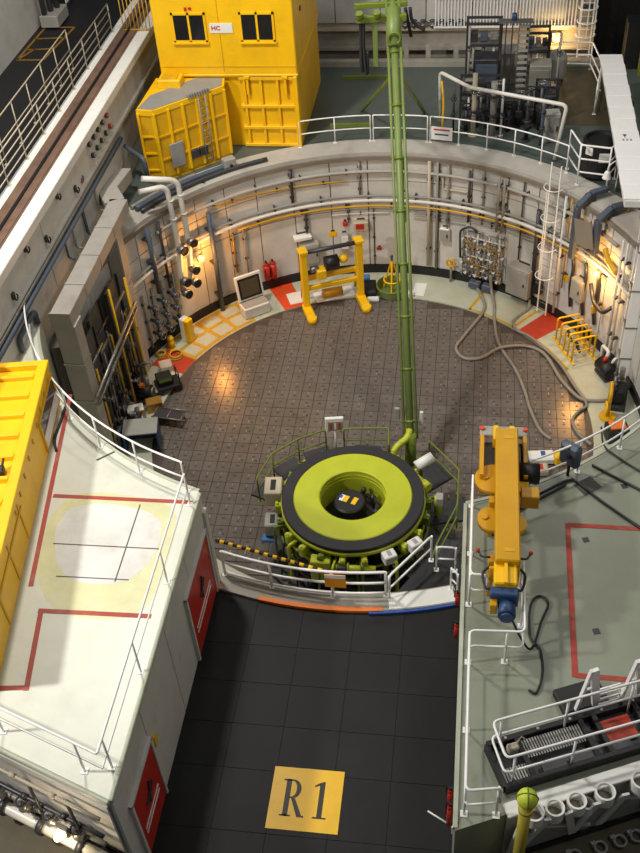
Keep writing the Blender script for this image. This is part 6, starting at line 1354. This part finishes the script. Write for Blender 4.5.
# dark valve racks in the gap between the two duct legs
for k, (y, lab) in enumerate(((1.38, 'dark valve rack beside the rear duct leg'), (-0.2, 'dark valve rack midway between the duct legs'), (-1.68, 'dark valve rack beside the front duct leg'))):
    r0 = math.sqrt(RW*RW-(abs(y)+0.65)**2)-0.42; tt = thing('valve_rack', lab, 'valve rack', (-r0, y, 0.02), rad(-90), 'dark valve racks between the duct legs')
    for sx in (-0.62, 0.62):
        p = MB(); p.box((sx, 0, 2.5), (0.08, 0.08, 5.0)); part(tt, 'post', p, 'steel_dark')
    p = MB(); p.box((0, -0.06, 2.6), (1.3, 0.04, 4.8)); part(tt, 'back_plate', p, 'concrete_dark')  # dark sheet added for the shade on the wall behind
    for j in range(6):
        p = MB(); p.tube([(-0.62, 0.10+0.05*(j % 2), 0.5+j*0.75), (0.62, 0.10+0.05*(j % 2), 0.5+j*0.75)], 0.05, 8); part(tt, 'cross_pipe', p, ('steel_dark', 'pipe_grey', 'steel_dark', 'steel')[(j+k) % 4])
    for j in range(4):
        p = MB(); p.tube([(-0.45+0.3*j, 0.22, 0.1), (-0.45+0.3*j, 0.22, 3.2+0.4*((j+k) % 3))], 0.04, 8); part(tt, 'upright_pipe', p, ('steel_dark', 'yellow_dark', 'steel', 'black')[(j+k) % 4])
    for j in range(8):
        x, z = -0.45+0.3*(j % 4), 0.9+1.5*(j//4)+0.25*(j % 3); p = MB(); p.ball((x, 0.24, z), 0.09, 8); p.cyl((x, 0.24, z), (x, 0.42, z), 0.02, 6); p.torus((x, 0.42, z), 0.09, 0.016, 'Y', 12, 5); part(tt, 'valve', p, 'steel' if j % 3 == 0 else 'steel_dark')
    p = MB(); p.box((0.2, 0.2, 0.55), (0.5, 0.36, 0.8), bev=0.03); part(tt, 'pump_case', p, ('black', 'steel_dark', 'trunk_blue')[k])
# dark pipes lying along the rim at the left
for k, (r, z, rr, m, lab) in enumerate(((10.15, 5.84, 0.09, 'steel_dark', 'inner dark pipe lying on the left rim'), (10.42, 5.86, 0.11, 'trunk_blue', 'middle dark pipe lying on the left rim'), (10.68, 5.83, 0.08, 'pipe_grey', 'outer grey pipe lying on the left rim'))):
    pts = [pol(r, a, z+0.01) for a in (118+8*k, 124+6*k, 130+4*k, 137, 144, 151)]
    tt = thing('rim_pipe', lab, 'pipe', pts[0], 0, 'pipes lying on the left rim'); p = MB(); p.tube(spline(pts, 4), rr, 8); part(tt, 'tube', p, m, world=True)
    for a in (134, 141, 148):
        q = MB(); q.box(pol(r, a, 5.79), (0.30, 0.08, 0.10), rz=rad(a)); part(tt, 'saddle', q, 'steel_dark', world=True)
tt = thing('rim_box', 'grey junction box on the left rim below the yellow housing', 'junction box', pol(10.35, 126.5, 5.74), inw(126.5))
p = MB(); p.box((0, 0, 0.25), (0.5, 0.35, 0.5), bev=0.03); part(tt, 'case', p, 'box_grey'); p = MB(); p.cyl((0, 0.2, 0.25), (0, 0.24, 0.25), 0.06, 10); part(tt, 'knob', p, 'black')
